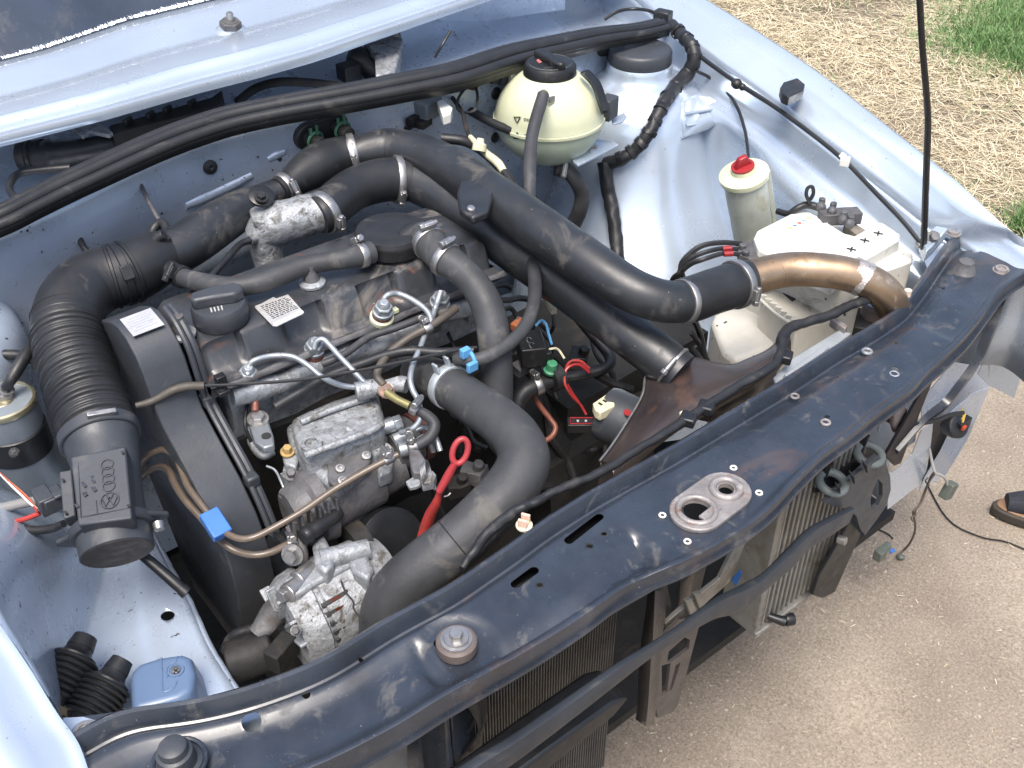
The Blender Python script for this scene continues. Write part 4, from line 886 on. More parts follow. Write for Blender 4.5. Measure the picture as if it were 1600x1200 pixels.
Cl=[(106,498,.838,54),(107,522,.832,56),(114,555,.822,57),(127,595,.811,58),(141,635,.800,59),(152,668,.791,60),(157,685,.786,60)]
p,r=pathof(Cl); P_,R__=crom(p,r,1); LT=sum((b-a).length for a,b in zip(p,p[1:])); 
nr=27; m=M(); pp,rr_=crom(p,[q*.955 for q in r],40)
m.tube(pp,[q*.985 for q in rr_],40,1,rfun=lambda L:(1.01+.085*(1-abs(math.sin(PI*L/LT*nr))**.55*1.0)) ); obj('ribbed_body',m,RUBBER,ch,ang=80)
for t,w_ in ((5.75,.014),):
    P,R_,D=at(p,r,t); obj('clamp_band',M().lathe(P-D*w_/2,D,[(0,R_*1.0),(.001,R_*1.03),(w_-.001,R_*1.03),(w_,R_)],44),PLAST,ch)
    n_=(W(185,670,.86)-P); n_=(n_-D*n_.dot(D)).normalized(); obj('clamp_latch',M().box(P+n_*(R_*1.05),(.006,.030,.006),Matrix((D,D.cross(n_),n_)).transposed()),STEEL,ch,bevel=.001)
mf=root('air_mass_meter',W(170,800,.70),'black air mass meter with embossed cover plate at the end of the ribbed hose','air mass meter')
Bz=[(156,680,.788,57),(162,705,.780,54),(168,740,.772,50),(172,780,.762,50),(176,815,.752,52)]
p,r=pathof(Bz); obj('meter_body',M().tube(p,r,40,5),PLAST,mf)
Dm=(p[-1]-p[0]).normalized(); Dm=V(-.28,-.86,-.42).normalized(); E0=W(176,822,.752)
q=obj('end_ring',M().lathe(E0,Dm,[(-.004,.030),(-.003,.041),(.000,.0435),(.006,.0435),(.009,.0415),(.010,.0375),(.030,.0368),(.031,.0355)],56),PLAST,mf)
obj('dark_mesh',M().lathe(E0+Dm*.0305,Dm,[(0,.0352),(.0008,.0350)],48),mat('brown_black_mesh',(.028,.020,.016),.6,0,.2,40),q)
x_=V(1,-.1,0); x_=(x_-Dm*x_.dot(Dm)).normalized(); y_=Dm.cross(x_)
for s in (-1,1): obj('mounting_ear',M().prism([E0+x_*s*c_+y_*d_*s for c_,d_ in ((.020,.036),(.046,.018),(.056,.010),(.056,.002),(.046,-.004),(.036,-.018))],Dm*.006),PLAST,mf,bevel=.002)
obj('ear_bush',M().lathe(W(247,818,.752),Dm,[(-.001,.006),(.007,.0055)],16),STEEL,mf)
def mp(pts,zt): return [W(u,v,z) for (u,v),z in zip(pts,zt)]
pl=mp([(110,714),(196,697),(206,810),(122,821)],[.816,.818,.792,.790]); n_=(pl[1]-pl[0]).cross(pl[2]-pl[0]).normalized(); n_=n_ if n_.z>0 else -n_
cov=obj('cover_plate',M().prism(pl,-n_*.022),PLAST,mf,bevel=.0018)
pl2=mp([(92,737),(112,733),(118,805),(99,811)],[.806,.806,.788,.788]); obj('side_plate',M().prism(pl2,-n_*.018),PLAST,mf,bevel=.0015)
def onp(u,v,off=.0):
    d=ray(u,v); t=(pl[0]-CAMP).dot(n_)/d.dot(n_); return CAMP+d*t+n_*off
for i in range(4):
    obj('embossed_ring',M().torus(onp(167.5+i*.9,726+i*11.3,.0006),n_,.0058,.0007,24,6),PLAST,cov)
ec=onp(171.5,782,.0006); obj('emblem_ring',M().torus(ec,n_,.0088,.0008,30,6),PLAST,cov)
xd=(onp(190,779)-onp(170,782)).normalized(); yd=n_.cross(xd)
m=M()
for ln in ([(-.0035,.0075),(-.0012,.0012),(0,.0035),(.0012,.0012),(.0035,.0075)],[(-.0075,.003),(-.0036,-.0066),(0,.0005),(.0036,-.0066),(.0075,.003)]):
    m.tube([ec+xd*a+yd*b for a,b in ln],.0007,6,1)
obj('emblem_letters',m,PLAST,cov)
for (u,v,w_,h_) in ((131,757,.003,.009),(133,772,.004,.006),(146,752,.003,.005),(147,764,.004,.008),(144,745,.003,.003),(120,790,.003,.006)):
    obj('embossed_mark',M().box(onp(u,v,.0003),(w_,h_,.0008)),PLAST,cov,bevel=.0003)
obj('embossed_frame',M().tube([onp(u,v,.0001) for u,v in ((122,722),(126,808),(152,803))],.0005,6,1).tube([onp(u,v,.0001) for u,v in ((150,782),(152,803),(200,794))],.0005,6,1),PLAST,cov)
for u,v in ((192,708),(201,791),(96,746),(100,797)): obj('slot',M().box(onp(u,v,.0 if u>150 else -.006),(.0022,.0045,.002)),INK,cov)
m=M().box(W(83,780,.775),(.022,.022,.018)).box(W(70,782,.775),(.016,.026,.022)).box(W(92,772,.785),(.012,.010,.004))
pg=root('meter_plug',W(75,782,.76),'grey plug on the left side of the air mass meter with red and white wires','plug'); obj('plug_body',m,PLAST,pg,bevel=.0015)
obj('grey_cable',M().px([(66,782,.77,7),(40,785,.765,8),(10,792,.76,8),(-30,798,.755,8)],12),mat('grey_cable_sheath',(.20,.20,.20),.5),pg)
for k,(c,o_) in enumerate(((RED,0),(WHITEP,5),(mat('orange_wire',(.45,.14,.05),.5),-4))):
    obj('wire',M().px([(58,800-abs(o_),.77,1.8),(48,785+o_*.5,.775,1.8),(35,772+o_*.6,.78,1.8),(18,757+o_*.4,.785,1.8),(-5,735,.785,1.8)],6),c,pg)
obj('black_cable',M().px([(100,818,.765,6),(80,826,.755,7),(45,828,.75,7),(10,818,.75,7),(-30,800,.75,7)],12),RUBBER,pg)
obj('red_cable',M().px([(62,802,.765,4),(35,812,.76,4),(-5,820,.755,4)],8),REDD,pg)
# fuel filter
ff_=root('fuel_filter',W(5,760,.60),'fuel filter can with gold top and black band at the left edge','fuel filter')
P=W(4,628,.775)
obj('can',M().lathe(P,(0,0,-1),[(-.002,.030),(.0,.0355),(.030,.0365),(.034,.0355),(.16,.0355),(.165,.032)],44),mat('grey_filter_can',(.22,.25,.28),.4,.3,.15,20),ff_)
obj('gold_top',M().lathe(P,(0,0,1),[(-.004,.037),(.001,.0375),(.003,.0365),(.004,.034),(.0005,.032),(.0005,.014),(.003,.012),(.004,.004)],44),GOLD,ff_)
obj('black_band',M().lathe(P-V(0,0,.036),(0,0,-1),[(0,.0360),(.001,.0372),(.036,.0372),(.037,.036)],44),PLASTB,ff_)
obj('band_bolt',M().bolt(W(20,704,.735)+V(0,-.004,0),(.1,-1,.2),.004,.004),IRON,ff_)
obj('outlet_stub',M().lathe(W(8,620,.778),(0,0,1),[(0,.010),(.006,.010),(.0065,.006),(.016,.006)],16).torus(W(10,608,.790),(.3,-.4,.9),.0075,.0016,18,6),STEEL,ff_)
hose('fuel_hose','short black hose curving up from the gold filter top','hose',[(9,606,.792,8),(18,592,.802,9),(30,572,.81,10),(42,552,.815,10),(50,543,.812,10),(55,548,.80,10),(60,575,.78,10)],RUBBER,seg=14)
hose('fuel_hose','black hose passing behind the fuel filter at the left edge','hose',[(-20,556,.80,8),(10,554,.80,8),(35,556,.795,8),(60,566,.78,8)],RUBBER,seg=14)
# stick, boots and pale blue cover on the left ledge
m=M().px([(216,862,.70,8),(240,882,.690,8.5),(270,908,.676,9),(286,922,.668,9)],18).px([(284,920,.669,10.5),(292,927,.665,10.5)],18); obj('black_stub_pipe',m,PLASTB,label='straight black stub pipe poking out below the air mass meter',cat='pipe')
def boot(name,label,a,b,r0,n,seed):
    A=W(*a);B=W(*b);D=(B-A);L=D.length;D.normalize(); ro=root(name,(A+B)/2-V(0,0,.03),label,'rubber boot','rubber bellows boots on the left ledge')
    pr=[(0,.005),(.0005,r0*.42),(.012,r0*.5),(.018,r0*.56),(.022,r0*.82)]
    k=(L-.03)/n
    for i in range(n):
        t=.024+i*k; pr+=[(t,r0*.80),(t+k*.25,r0*.97),(t+k*.5,r0*1.0),(t+k*.75,r0*.97),(t+k*.95,r0*.80)]
    pr+=[(L,r0*.7)]
    obj('bellows',M().lathe(A,D,pr,40),RUBBER,ro,ang=50)
    obj('boot_neck',M().lathe(A-D*.002,D,[(0,r0*.30),(.0,r0*.44),(.013,r0*.52)],30),RUBBER,ro)
boot('rubber_boot','worn black bellows boot leaning on the wheel arch, the farther of two',(133,998,.655),(78,1104,.640),.0275,7,1)
boot('rubber_boot','ribbed black bellows boot next to the pale blue plastic cover',(190,1034,.650),(128,1134,.632),.0255,7,2)
cv=root('blue_cover',W(255,1070,.60),'loose pale blue plastic cover with a cross head screw on the left ledge','plastic cover')
m=M(); t0=[(203,1052),(216,1036),(250,1025),(286,1020),(298,1027),(304,1050),(300,1078),(278,1092),(240,1102),(206,1110)]
top=[W(u,v,.648) for u,v in t0]; cc_=sum(top,Vector())/len(top); bot=[cc_+(q-cc_)*1.22+V(0,0,-.046) for q in top]
m.bm.faces.new([m.bm.verts.new(q) for q in top]); 
m.bm.faces.ensure_lookup_table(); tv=list(m.bm.verts); bv=[m.bm.verts.new(q) for q in bot]
for i in range(len(tv)): m.bm.faces.new((tv[i],tv[(i+1)%len(tv)],bv[(i+1)%len(tv)],bv[i]))
m.bm.faces.new(bv[::-1]); m.bm.normal_update()
BLUEP=mat('pale_blue_satin_plastic',(.10,.155,.26),.36,0,.04,8,coat=.1)
obj('cover_shell',m,BLUEP,cv,bevel=.007,bseg=4)
obj('screw_boss',M().lathe(W(275,1048,.648),(0,0,1),[(0,.0085),(.0015,.0082),(.0016,.0065),(.0006,.006)],24),BLUEP,cv)
s_=obj('screw',M().lathe(W(275,1048,.6485),(0,0,1),[(0,.005),(.0022,.0045),(.0028,.002)],20),STEEL,cv)
for a in (0,PI/2): obj('cross_slot',M().box(W(275,1048,.6513),(.006,.0012,.0008),Matrix.Rotation(a+.4,3,'Z')),INK,s_)
m=M().px([(252,1028,.6482,1.6),(253,1050,.6482,1.6),(254,1078,.6482,1.6),(262,1080,.6482,1.6),(272,1074,.6482,1.6),(276,1064,.6482,1.6)],8).px([(276,1026,.6482,1.6),(274,1034,.6482,1.6),(264,1040,.6482,1.6),(260,1048,.6482,1.6),(262,1058,.6482,1.6)],8); obj('raised_outline',m,BLUEP,cv)
# ================================================================ ENGINE
en=root('engine',(-.15,.40,.2),'dirty inline engine with black valve cover in the middle of the bay','engine')
def y0(x): return .397-.008*(x+.368)/.294
def run(prof,x0,x1,n,fn=None):
    rows=[]
    for (dy,z) in prof: rows.append([V(x0+(x1-x0)*i/n,y0(x0+(x1-x0)*i/n)+dy,z) for i in range(n+1)])
    return rows
prof=[(-.028,.786),(-.027,.798),(-.016,.801),(-.014,.806),(-.003,.836),(.001,.840),(.018,.8415),(.06,.843),(.10,.842),(.118,.838),(.125,.81),(.137,.80),(.137,.79)]
rows=run(prof,-.362,.045,80)
for k,r in enumerate(rows):
    for i,p in enumerate(r):
        x=p.x; e=min(x+.362,.045-x)
        if e<.02 and k not in (0,1,2,10,11,12): p.z-=.03*(1-math.sqrt(max(0,1-(1-e/.02)**2)))
        if k in (3,4,5):     # pressed pockets along the front face
            s=sstep(-.1,.15,math.sin((x+.36)*2*PI/.105)); p.y+=.011*s*(1 if k<5 else .1)
        p.z+=.0008*noise.noise(p*20)
m=M().grid(rows)
for e in (0,-1):
    ring=[m.bm.verts.new(r[e]) for r in rows]; m.bm.faces.new(ring if e else ring[::-1])
VC=mat('worn_black_valve_cover',(.034,.037,.042),.38,.1,.4,16,.08,60,coat=.15,dirt=[((.17,.155,.14),.36,12),((.16,.06,.03),.24,18)],specks=((.3,.28,.25),200,.75),spec=.6)
obj('valve_cover',m,VC,en,ang=50)
m=M()
m.grid(run([(-.036,.795),(-.030,.799),(-.024,.797),(-.026,.79)],-.352,.05,60)); m.rough(.002,50); obj('gasket_flange',m,IRON,en,solid=.003)
# cylinder head and block
m=M().box((-.155,.455,.745),(.375,.150,.095)); 
bmesh.ops.subdivide_edges(m.bm,edges=m.bm.edges,cuts=9,use_grid_fill=True); m.rough(.004,28); obj('cylinder_head',m,ALU,en,ang=60)
m=M().box((-.15,.47,.47),(.40,.20,.47)); bmesh.ops.subdivide_edges(m.bm,edges=m.bm.edges,cuts=8,use_grid_fill=True); m.rough(.008,16); obj('block',m,GRIME,en,ang=60)
m=M().box((-.2,.30,.36),(.36,.14,.24)); bmesh.ops.subdivide_edges(m.bm,edges=m.bm.edges,cuts=8,use_grid_fill=True); m.rough(.014,14); obj('crankcase',m,GRIME,en,ang=60)
for x0 in (-.31,-.235,-.16,-.09,-.02):   # cast ribs and pads on the front of the head
    m=M().lathe((x0,.385,.772),(0,-1,.1),[(-.01,.019),(.010,.017),(.013,.012)],20); m.box((x0+.03,.378,.755),(.022,.016,.05)); m.rough(.002,60); obj('head_boss',m,ALU,en,bevel=.002)
m=M().tube([(-.34,.372,.775),(-.28,.366,.770),(-.22,.368,.772),(-.15,.362,.768),(-.08,.364,.770),(.0,.362,.765)],.013,12,5); m.rough(.003,40); obj('head_rail',m,ALU,en)
# stud nuts with pale washers on top
for (u,v) in ((488,443),(284,523)):
    P=W(u,v,.843); q=obj('cover_washer',M().lathe(P,(0,0,1),[(0,.0165),(.003,.0165),(.006,.0125)],26),ALU,en)
    obj('cover_nut',M().lathe(P+V(0,0,.004),(0,0,1),[(0,.0105),(.003,.0100),(.011,.0075),(.0125,.0070),(.022,.0066),(.023,.004)],18),IRON,q)
# printed label
def decal(name,pts,z,ma,parent,lift=.0006):
    p=[W(u,v,z) for u,v in pts]; m=M(); m.prism(p,(0,0,-.0005)); return obj(name,m,ma,parent),p
lb,p=decal('silver_label',[(398,480),(427,464),(472,485),(474,490),(432,510),(426,509)],.8445,LABELM,en)
lb,p=decal('silver_label',[(398,478),(450,460),(475,488),(430,509)],.8448,LABELM,en)
ax=(p[1]-p[0]).normalized(); ay=(p[3]-p[0]).normalized()
for i in range(9):
    a=p[0].lerp(p[3],.12+i*.075); b=p[1].lerp(p[2],.12+i*.075); mm=M(); q0=a.lerp(b,.10); 
    x=0.10
    while x<.88:
        l_=rnd.uniform(.04,.14); c=a.lerp(b,min(.9,x+l_/2)); mm.box(c+V(0,0,.0004),((b-a).length*l_*.8,.0012,.0003),Matrix((ax,V(-ax.y,ax.x,0),V(0,0,1))).transposed()); x+=l_+.02
    obj('label_print',mm,INK,lb)
obj('label_edge',M().prism([p[3].lerp(p[0],.12)+V(0,0,.0003),p[2].lerp(p[1],.12)+V(0,0,.0003),p[2]+V(0,0,.0003),p[3]+V(0,0,.0003)],(0,0,-.0003)),WHITEP,lb)
# oil cap
oc=root('oil_filler_cap',W(345,500,.84),'black oil filler cap with a raised grip on the valve cover','filler cap')
P=W(346,496,.845)
obj('cap_body',M().lathe(P,(0,0,1),[(-.004,.030),(.0,.0325),(.016,.0325),(.021,.030),(.0225,.024)],44),PLAST,oc)
dv=(W(388,462,.87)-W(310,478,.87)); dv.z=0; dv.normalize(); nv=V(-dv.y,dv.x,0)
gp=P+V(0,0,.021)
m=M().prism([gp+dv*a+nv*b for a,b in ((-.030,-.003),(-.027,.009),(-.006,.014),(.022,.013),(.030,.006),(.030,-.004),(.020,-.012),(-.006,-.009),(-.026,-.009))],(0,0,.015)); g_=obj('grip',m,PLAST,oc,bevel=.003)
m=M()
for k in range(4): m.box(P+V(0,0,.0235)-nv*(.015+k*.0)-dv*(.010-k*.004)-nv*(.002),(.0016,.009,.001),Matrix((dv,nv,V(0,0,1))).transposed())
obj('cap_mark',m,LABELM,oc)
# breather disc
bd=root('breather_valve',W(612,372,.845),'round black crankcase breather disc on the valve cover','breather valve')
P=W(612,366,.862)
obj('disc',M().lathe(P,(.03,.0,1),[(-.020,.030),(-.016,.044),(-.002,.0465),(.001,.0470),(.003,.0462),(.0075,.0445),(.0105,.036),(.0105,.033),(.012,.030),(.0135,.012)],56),RUBBER,bd)
obj('outlet',M().px([(625,378,.862,17),(648,366,.864,20),(662,366,.864,21)],20),RUBBER,bd)
obj('inlet',M().px([(600,385,.852,13),(580,392,.852,12),(568,396,.852,12)],16),RUBBER,bd)
obj('spring_clip',M().box(W(617,400,.848),(.010,.004,.012)),STEEL,bd,bevel=.001)
hose('breather_hose','slim black hose from the big elbow across the valve cover to the breather disc','hose',
 [(278,430,.850,15),(296,437,.853,15),(325,443,.858,15.5),(360,448,.862,16),(400,443,.864,16),(437,431,.865,16),(475,416,.866,16),(510,409,.866,15),(537,405,.866,15.5),(560,400,.864,17),(580,394,.862,18)],RUBBERG,clamps=[(.3,dict(w=.012,ma=RUBBER)),(9.2,dict(w=.010,up_=V(-.6,.6,1)))],seg=22)
hose('breather_hose','thick black hose curving down from the breather disc, joined with a double clamped sleeve','hose',
 [(655,364,.866,20),(668,376,.864,25),(690,400,.858,26),(715,418,.852,24),(738,440,.842,24),(755,465,.828,25),(766,495,.810,26),(772,530,.788,26),(775,570,.760,26),(776,610,.730,26),(774,650,.70,26)],RUBBERG,clamps=[(1.1,dict(w=.010,up_=V(0,.2,1))),(2.25,dict(w=.010,up_=V(0,.2,1)))],seg=26)
hose('radiator_hose','fat grey black radiator hose bending round above the alternator','hose',
 [(650,580,.735,30),(676,590,.745,32),(705,606,.752,33),(740,630,.757,35),(778,656,.758,37),(808,686,.755,39),(818,722,.748,42),(800,760,.738,43),(762,802,.725,43),(715,845,.71,43),(665,885,.69,44),(628,918,.668,44),(606,952,.64,42),(600,990,.60,40)],RUBBERG,
 clamps=[(1.9,dict(w=.012,spring=True,ma=mat('pale_spring_clamp',(.45,.50,.54),.45,.5,.2,60),up_=V(-.2,.5,1)))],seg=32)
rh=[o for o in bpy.data.objects if o.name=='radiator_hose'][0]
P,R_,D=at(*pathof([(762,802,.725,43),(715,845,.71,43),(665,885,.69,44)]),1.05); obj('hose_seam',M().torus(P,D,R_*1.0,.0008,40,6),RUBBER,rh)
hose('vacuum_hose','thin grey hose curving from a grommet on the lower black pipe to a blue clip','hose',
 [(829,378,.815,10),(832,405,.812,10.5),(836,440,.805,11),(834,475,.80,11),(822,508,.797,11),(800,533,.795,11),(770,553,.793,11),(740,563,.79,11),(712,560,.785,10)],RUBBERG,seg=14)
obj('pipe_grommet',M().lathe(W(829,380,.823),(0,-.35,1),[(-.006,.014),(.004,.0135),(.006,.010)],22),mat('brown_grommet',(.11,.08,.06),.6),label='brown rubber grommet on the lower black pipe where the thin hose enters',cat='grommet')
m=M().torus(W(735,562,.79),(1,-.1,0),.011,.0028,20,8).box(W(727,551,.802),(.012,.008,.012)).box(W(738,573,.79),(.014,.006,.012)); obj('blue_clip',m,mat('light_blue_clip',(.10,.30,.55),.4),label='light blue hose clip on the thin grey hose above the radiator hose',cat='clip',bevel=.001)
# timing cover
tc=root('timing_cover',(-.4,.36,.42),'tall dark plastic timing belt cover at the left end of the engine','belt cover')
pf=[(.468,.866),(.445,.872),(.425,.868),(.405,.853),(.395,.835),(.388,.800),(.378,.772),(.345,.745),(.305,.715),(.278,.680),(.262,.640),(.262,.585),(.30,.44)]
bk=[(.44,.44),(.50,.60),(.545,.74),(.545,.80),(.51,.845)]
m=M().prism([(-.424,y,z) for y,z in pf+bk],(.050,0,0)); obj('cover_shell',m,PLAST,tc,bevel=.002,bseg=2)
m=M().tube([(-.368,y-.001,z+.001) for y,z in pf[1:]],.0035,8,3); m.tube([(-.360,y+.003,z-.002) for y,z in pf[1:]],.0045,8,3); obj('rear_rim',m,PLAST,tc)
for y,z in ((.385,.775),(.30,.71)): obj('clip_lug',M().box((-.364,y,z),(.016,.016,.016)),PLAST,tc,bevel=.003)
lp4=[WX(u,v,-.40) for u,v in ((205,503),(240,492),(252,518),(222,533))]
P0=W(232,510,.873); 
t_=V(-.399,.436,.8715); nn=V(0,-.10,1).normalized(); bx=V(1,0,0); by=nn.cross(bx)
st_=obj('sticker',M().box(t_,(.036,.036,.0006),Matrix((bx,by,nn)).transposed()),LABELM,tc)
for i in range(6): obj('printed_line',M().box(t_+by*(.012-i*.0045)+nn*.0005,(.028 if i%2 else .020,.0014,.0003),Matrix((bx,by,nn)).transposed()),MATS['print_grey'],st_)
hose('cable_sheath','grey brown cable sheath lying over the timing cover','cable sheath',[(212,634,.80,5),(232,629,.80,6),(250,621,.802,6.5),(270,610,.806,7),(292,604,.808,7),(319,603,.806,7)],mat('dusty_sheath',(.055,.048,.04),.6,0,.2,40),seg=12)
wire('throttle_cable','thin black cable stretched across the front of the cylinder head','cable',[(319,603),(400,599),(480,592),(560,579),(640,563),(700,550),(745,543)],[.806,.80,.795],2.6,PLASTB)
m=M().box(W(345,595,.805),(.012,.010,.016)).box(W(348,612,.795),(.014,.012,.006)); obj('cable_holder',m,PLASTB,label='small black cable holder just right of the timing cover rim',cat='holder',bevel=.001)
# injectors
def injector(u,v,z,label,body_ma,nut=15.5,h=.03):
    ro=root('injector',W(u,v,z-.03),label,'injector','injectors in the front of the cylinder head'); P=W(u,v,z); D=V(0,-.35,1).normalized()
    obj('injector_body',M().lathe(P-D*.05,D,[(0,.009),(.018,.009),(.02,.0125),(.045,.0125),(.05,.010)],20),body_ma,ro)
    r=nut*mpp(P); obj('union_nut',M().lathe(P-D*.002,D,[(0,r*1.05),(.004,r*1.05),(.0045,r)],24).hexa(P+D*.002,D,r*.95,.010).lathe(P+D*.011,D,[(0,r*.7),(.006,r*.55),(.008,r*.4)],18),PIPEZ,ro,bevel=.0007)
    return ro,P,D
BR=mat('reddish_injector',(.16,.06,.045),.5,.2,.3,40)
injector(388,588,.79,'leftmost injector, with a brownish red body and bent steel line',BR)
injector(491,546,.795,'second injector from the left in front of the valve cover',BR)
ro,P,D=injector(598,487,.812,'injector with cream collar and dark copper body near the middle of the head',mat('copper_brown_body',(.14,.065,.045),.5,.3,.3,40))
obj('cream_collar',M().lathe(P-D*.016,D,[(0,.0125),(.001,.0150),(.007,.0150),(.009,.012)],24),CREAM,ro); obj('collar_tab',M().box(P-D*.008+V(.017,0,0),(.012,.008,.006)),CREAM,ro,bevel=.001)
injector(687,473,.80,'rightmost injector, half hidden by its steel line, beside the thick breather hose',IRON)
LN='steel fuel lines from the pump to the injectors'
def fline(lab,l,zs): 
    q=[(u,v,z,4.7) for u,v,z in uvz(l,zs)]; return obj('fuel_line',M().px(q,10,6),PIPEZ,label=lab,cat='fuel line',group=LN)
fline('grey steel fuel line of the leftmost injector, arching up and over to the pump',[(387,586),(389,572),(398,563),(425,556),(456,557),(480,570),(505,590),(537,603),(575,606),(600,614)],[.80,.812,.81,.80,.77,.765])
fline('short straight steel fuel line of the second injector sloping to the pump',[(491,545),(494,534),(504,530),(514,538),(530,556),(550,577),(569,597),(585,608),(600,614)],[.805,.817,.81,.79,.772,.765])
fline('steel fuel line looping over from the cream collared injector to the right',[(598,480),(600,467),(608,460),(622,459),(640,466),(660,479),(671,492),(672,504),(659,512)],[.825,.832,.825,.815,.805])
fline('steel fuel line running down from the rightmost injector in a long bend to the pump',[(689,455),(684,470),(680,482),(674,500),(665,520),(656,545),(645,570),(641,592),(645,610),(653,625),(657,645),(654,660),(641,672),(626,676)],[.825,.81,.80,.79,.78,.765,.75,.735])
RG='black rubber fuel return hoses'
wire('return_hose','black return hose between the second and third injectors','hose',[(503,569),(525,560),(545,549),(575,527),(600,518),(616,513),(640,504),(668,493),(700,485)],[.785,.792,.798,.80],6,RUBBERG,RG,seg=12)
wire('return_hose','black loom sloping along the head below the injectors','hose',[(430,636),(450,624),(476,609),(512,588),(540,577),(569,567),(600,556),(640,548),(690,551),(740,548)],[.775,.785,.79,.792],8,RUBBER,seg=12)
hose('return_hose','stiff grey brown hose bent down to the banjo bolt on the pump','hose',[(712,482,.81,7),(690,498,.81,6.5),(668,512,.807,6.5),(645,524,.802,6.5),(622,540,.795,6.5),(605,555,.79,6.5),(592,575,.785,6.5),(590,590,.78,6.5),(600,602,.775,6.5)],mat('grey_brown_hose',(.07,.06,.05),.55,.1,.2,40),clamps=[(2,dict(w=.010,fat=1.05,up_=V(.3,.4,1)))],seg=12)
hose('return_hose','short black hose curving round under the banjo bolt','hose',[(603,614,.772,6),(628,628,.77,6.5),(650,640,.765,7.5),(668,650,.758,9),(679,664,.75,9.5),(672,682,.742,9.5),(655,694,.737,9.5),(637,701,.734,9)],RUBBERG,clamps=[(1.9,dict(w=.009,up_=V(0,.3,1))),(6.5,dict(w=.010,up_=V(0,.2,1)))],seg=14)
wire('metal_pipe','short olive coloured metal pipe beside the banjo bolt','pipe',[(604,613),(620,624),(640,634)],[.778,.772],6.5,mat('olive_metal',(.22,.20,.09),.45,.5,.25,60),seg=12)
# injection pump
ip=root('injection_pump',W(530,700,.60),'mottled pale aluminium injection pump in front of the cylinder head','injection pump')
def castbox(name,pts,z,h,ma,parent,amp=.0012,bev=.006,cuts=0):
    m=M(); slab(m,pts,z,h); return obj(name,m,ma,parent,bevel=bev,bseg=3)
castbox('pump_head',[(452,652),(478,640),(520,622),(560,610),(588,612),(598,640),(600,668),(575,680),(520,700),(478,712),(462,690)],.748,.045,ALUB,ip,bev=.009)
castbox('pump_body',[(446,665),(480,640),(590,610),(606,672),(600,700),(520,758),(508,752),(478,722),(455,700)],.722,.06,ALUB,ip,bev=.006)
obj('pump_rib',M().px([(476,712,.752,6),(520,696,.753,6),(575,675,.753,6),(598,662,.752,6)],12).px([(470,660,.752,5),(520,640,.753,5),(575,622,.752,5)],12),ALUB,ip)
obj('head_screw_boss',M().lathe(W(487,695,.750),(0,-.1,1),[(-.004,.013),(.003,.012),(.0032,.008),(.0,.0075)],22),ALUB,ip)
obj('top_outlet',M().px([(556,612,.768,15),(575,608,.768,15),(594,604,.768,14)],20).px([(600,603,.770,9),(625,600,.772,13),(636,602,.772,13)],20),ALUB,ip)
obj('banjo_bolt',M().bolt(W(603,614,.772),(.3,-.3,1),.0065,.010).lathe(W(604,608,.768),(1,-.3,.1),[(-.008,.009),(.008,.009)],18),mat('coppery_bolt',(.42,.30,.24),.45,.6,.3,60),ip)
m=M(); slab(m,[(510,702),(570,690),(582,706),(577,724),(522,758),(512,750)],.728,.010)
fp=obj('front_plate',m,IRON,ip,bevel=.002)
for u,v in ((531,733),(572,713),(535,752)): obj('plate_screw',M().lathe(W(u,v,.730),(0,-.4,1),[(0,.0055),(.003,.0052),(.0032,.003),(.0015,.0028)],18),STEEL,fp)
m=M().lathe((-.345,.255,.672),(1,-.02,0),[(0,.030),(.01,.036),(.02,.038),(.025,.044),(.04,.046),(.045,.038),(.11,.036),(.115,.030),(.145,.028)],32); m.rough(.002,40); obj('pump_cylinder',m,IRON,ip)
m=M().lathe((-.205,.262,.690),(1,0,0),[(0,.031),(.035,.031),(.04,.026)],28); obj('solenoid',m,mat('dark_pump_grey',(.09,.09,.09),.5,.2,.2,40),ip)
m=M().lathe((-.168,.262,.690),(1,0,0),[(0,.032),(.012,.032)],28); obj('brown_ring',m,BROWN,ip)
for (u,v,z,dx,dy) in ((629,683,.715,1,-.2),(612,664,.73,1,-.3),(640,700,.71,.8,-.4)):
    P=W(u,v,z); obj('delivery_valve',M().lathe(P,(dx,dy,.1),[(-.012,.009),(.003,.009)],18).hexa(P+V(dx,dy,.1).normalized()*.003,(dx,dy,.1),.0095,.010),PIPEZ,ip,bevel=.0007)
fline('steel fuel line coming out of the side of the pump and turning down',[(650,672),(664,668),(675,674),(683,690),(688,705)],[.73,.735,.72])
fline('second steel fuel line bending down beside the red dipstick',[(650,690),(664,682),(673,690),(677,706)],[.725,.728,.71])
castbox('mounting_bracket',[(440,724),(460,712),(482,722),(505,750),(520,775),(498,800),(470,812),(445,780)],.69,.05,ALU,ip)
castbox('mounting_lug',[(438,700),(448,694),(468,712),(462,730),(444,724)],.715,.02,ALU,ip,bev=.003)
obj('yellow_marked_bolt',M().bolt(W(449,707,.718),(0,-.2,1),.0055,.010),mat('ochre_bolt',(.35,.24,.10),.6,.2,.4,60),ip)
for k,(u,v,z,sx,sy_,sz) in enumerate(((470,760,.68,.03,.03,.03),(500,790,.66,.035,.03,.03),(460,740,.69,.02,.02,.02),(545,800,.64,.05,.03,.04))):
    m=M().box(W(u,v,z),(sx,sy_,sz),Matrix.Rotation(k*.5,3,'Z')); bmesh.ops.subdivide_edges(m.bm,edges=m.bm.edges,cuts=4,use_grid_fill=True); m.rough(.005,45,k); obj('casting_lump',m,ALU,ip)
wire('thin_cable','thin pale cable hanging behind the brown fuel lines','cable',[(416,728),(430,735),(440,755),(450,780),(460,805)],[.71,.70,.68],2,PIPEZ)
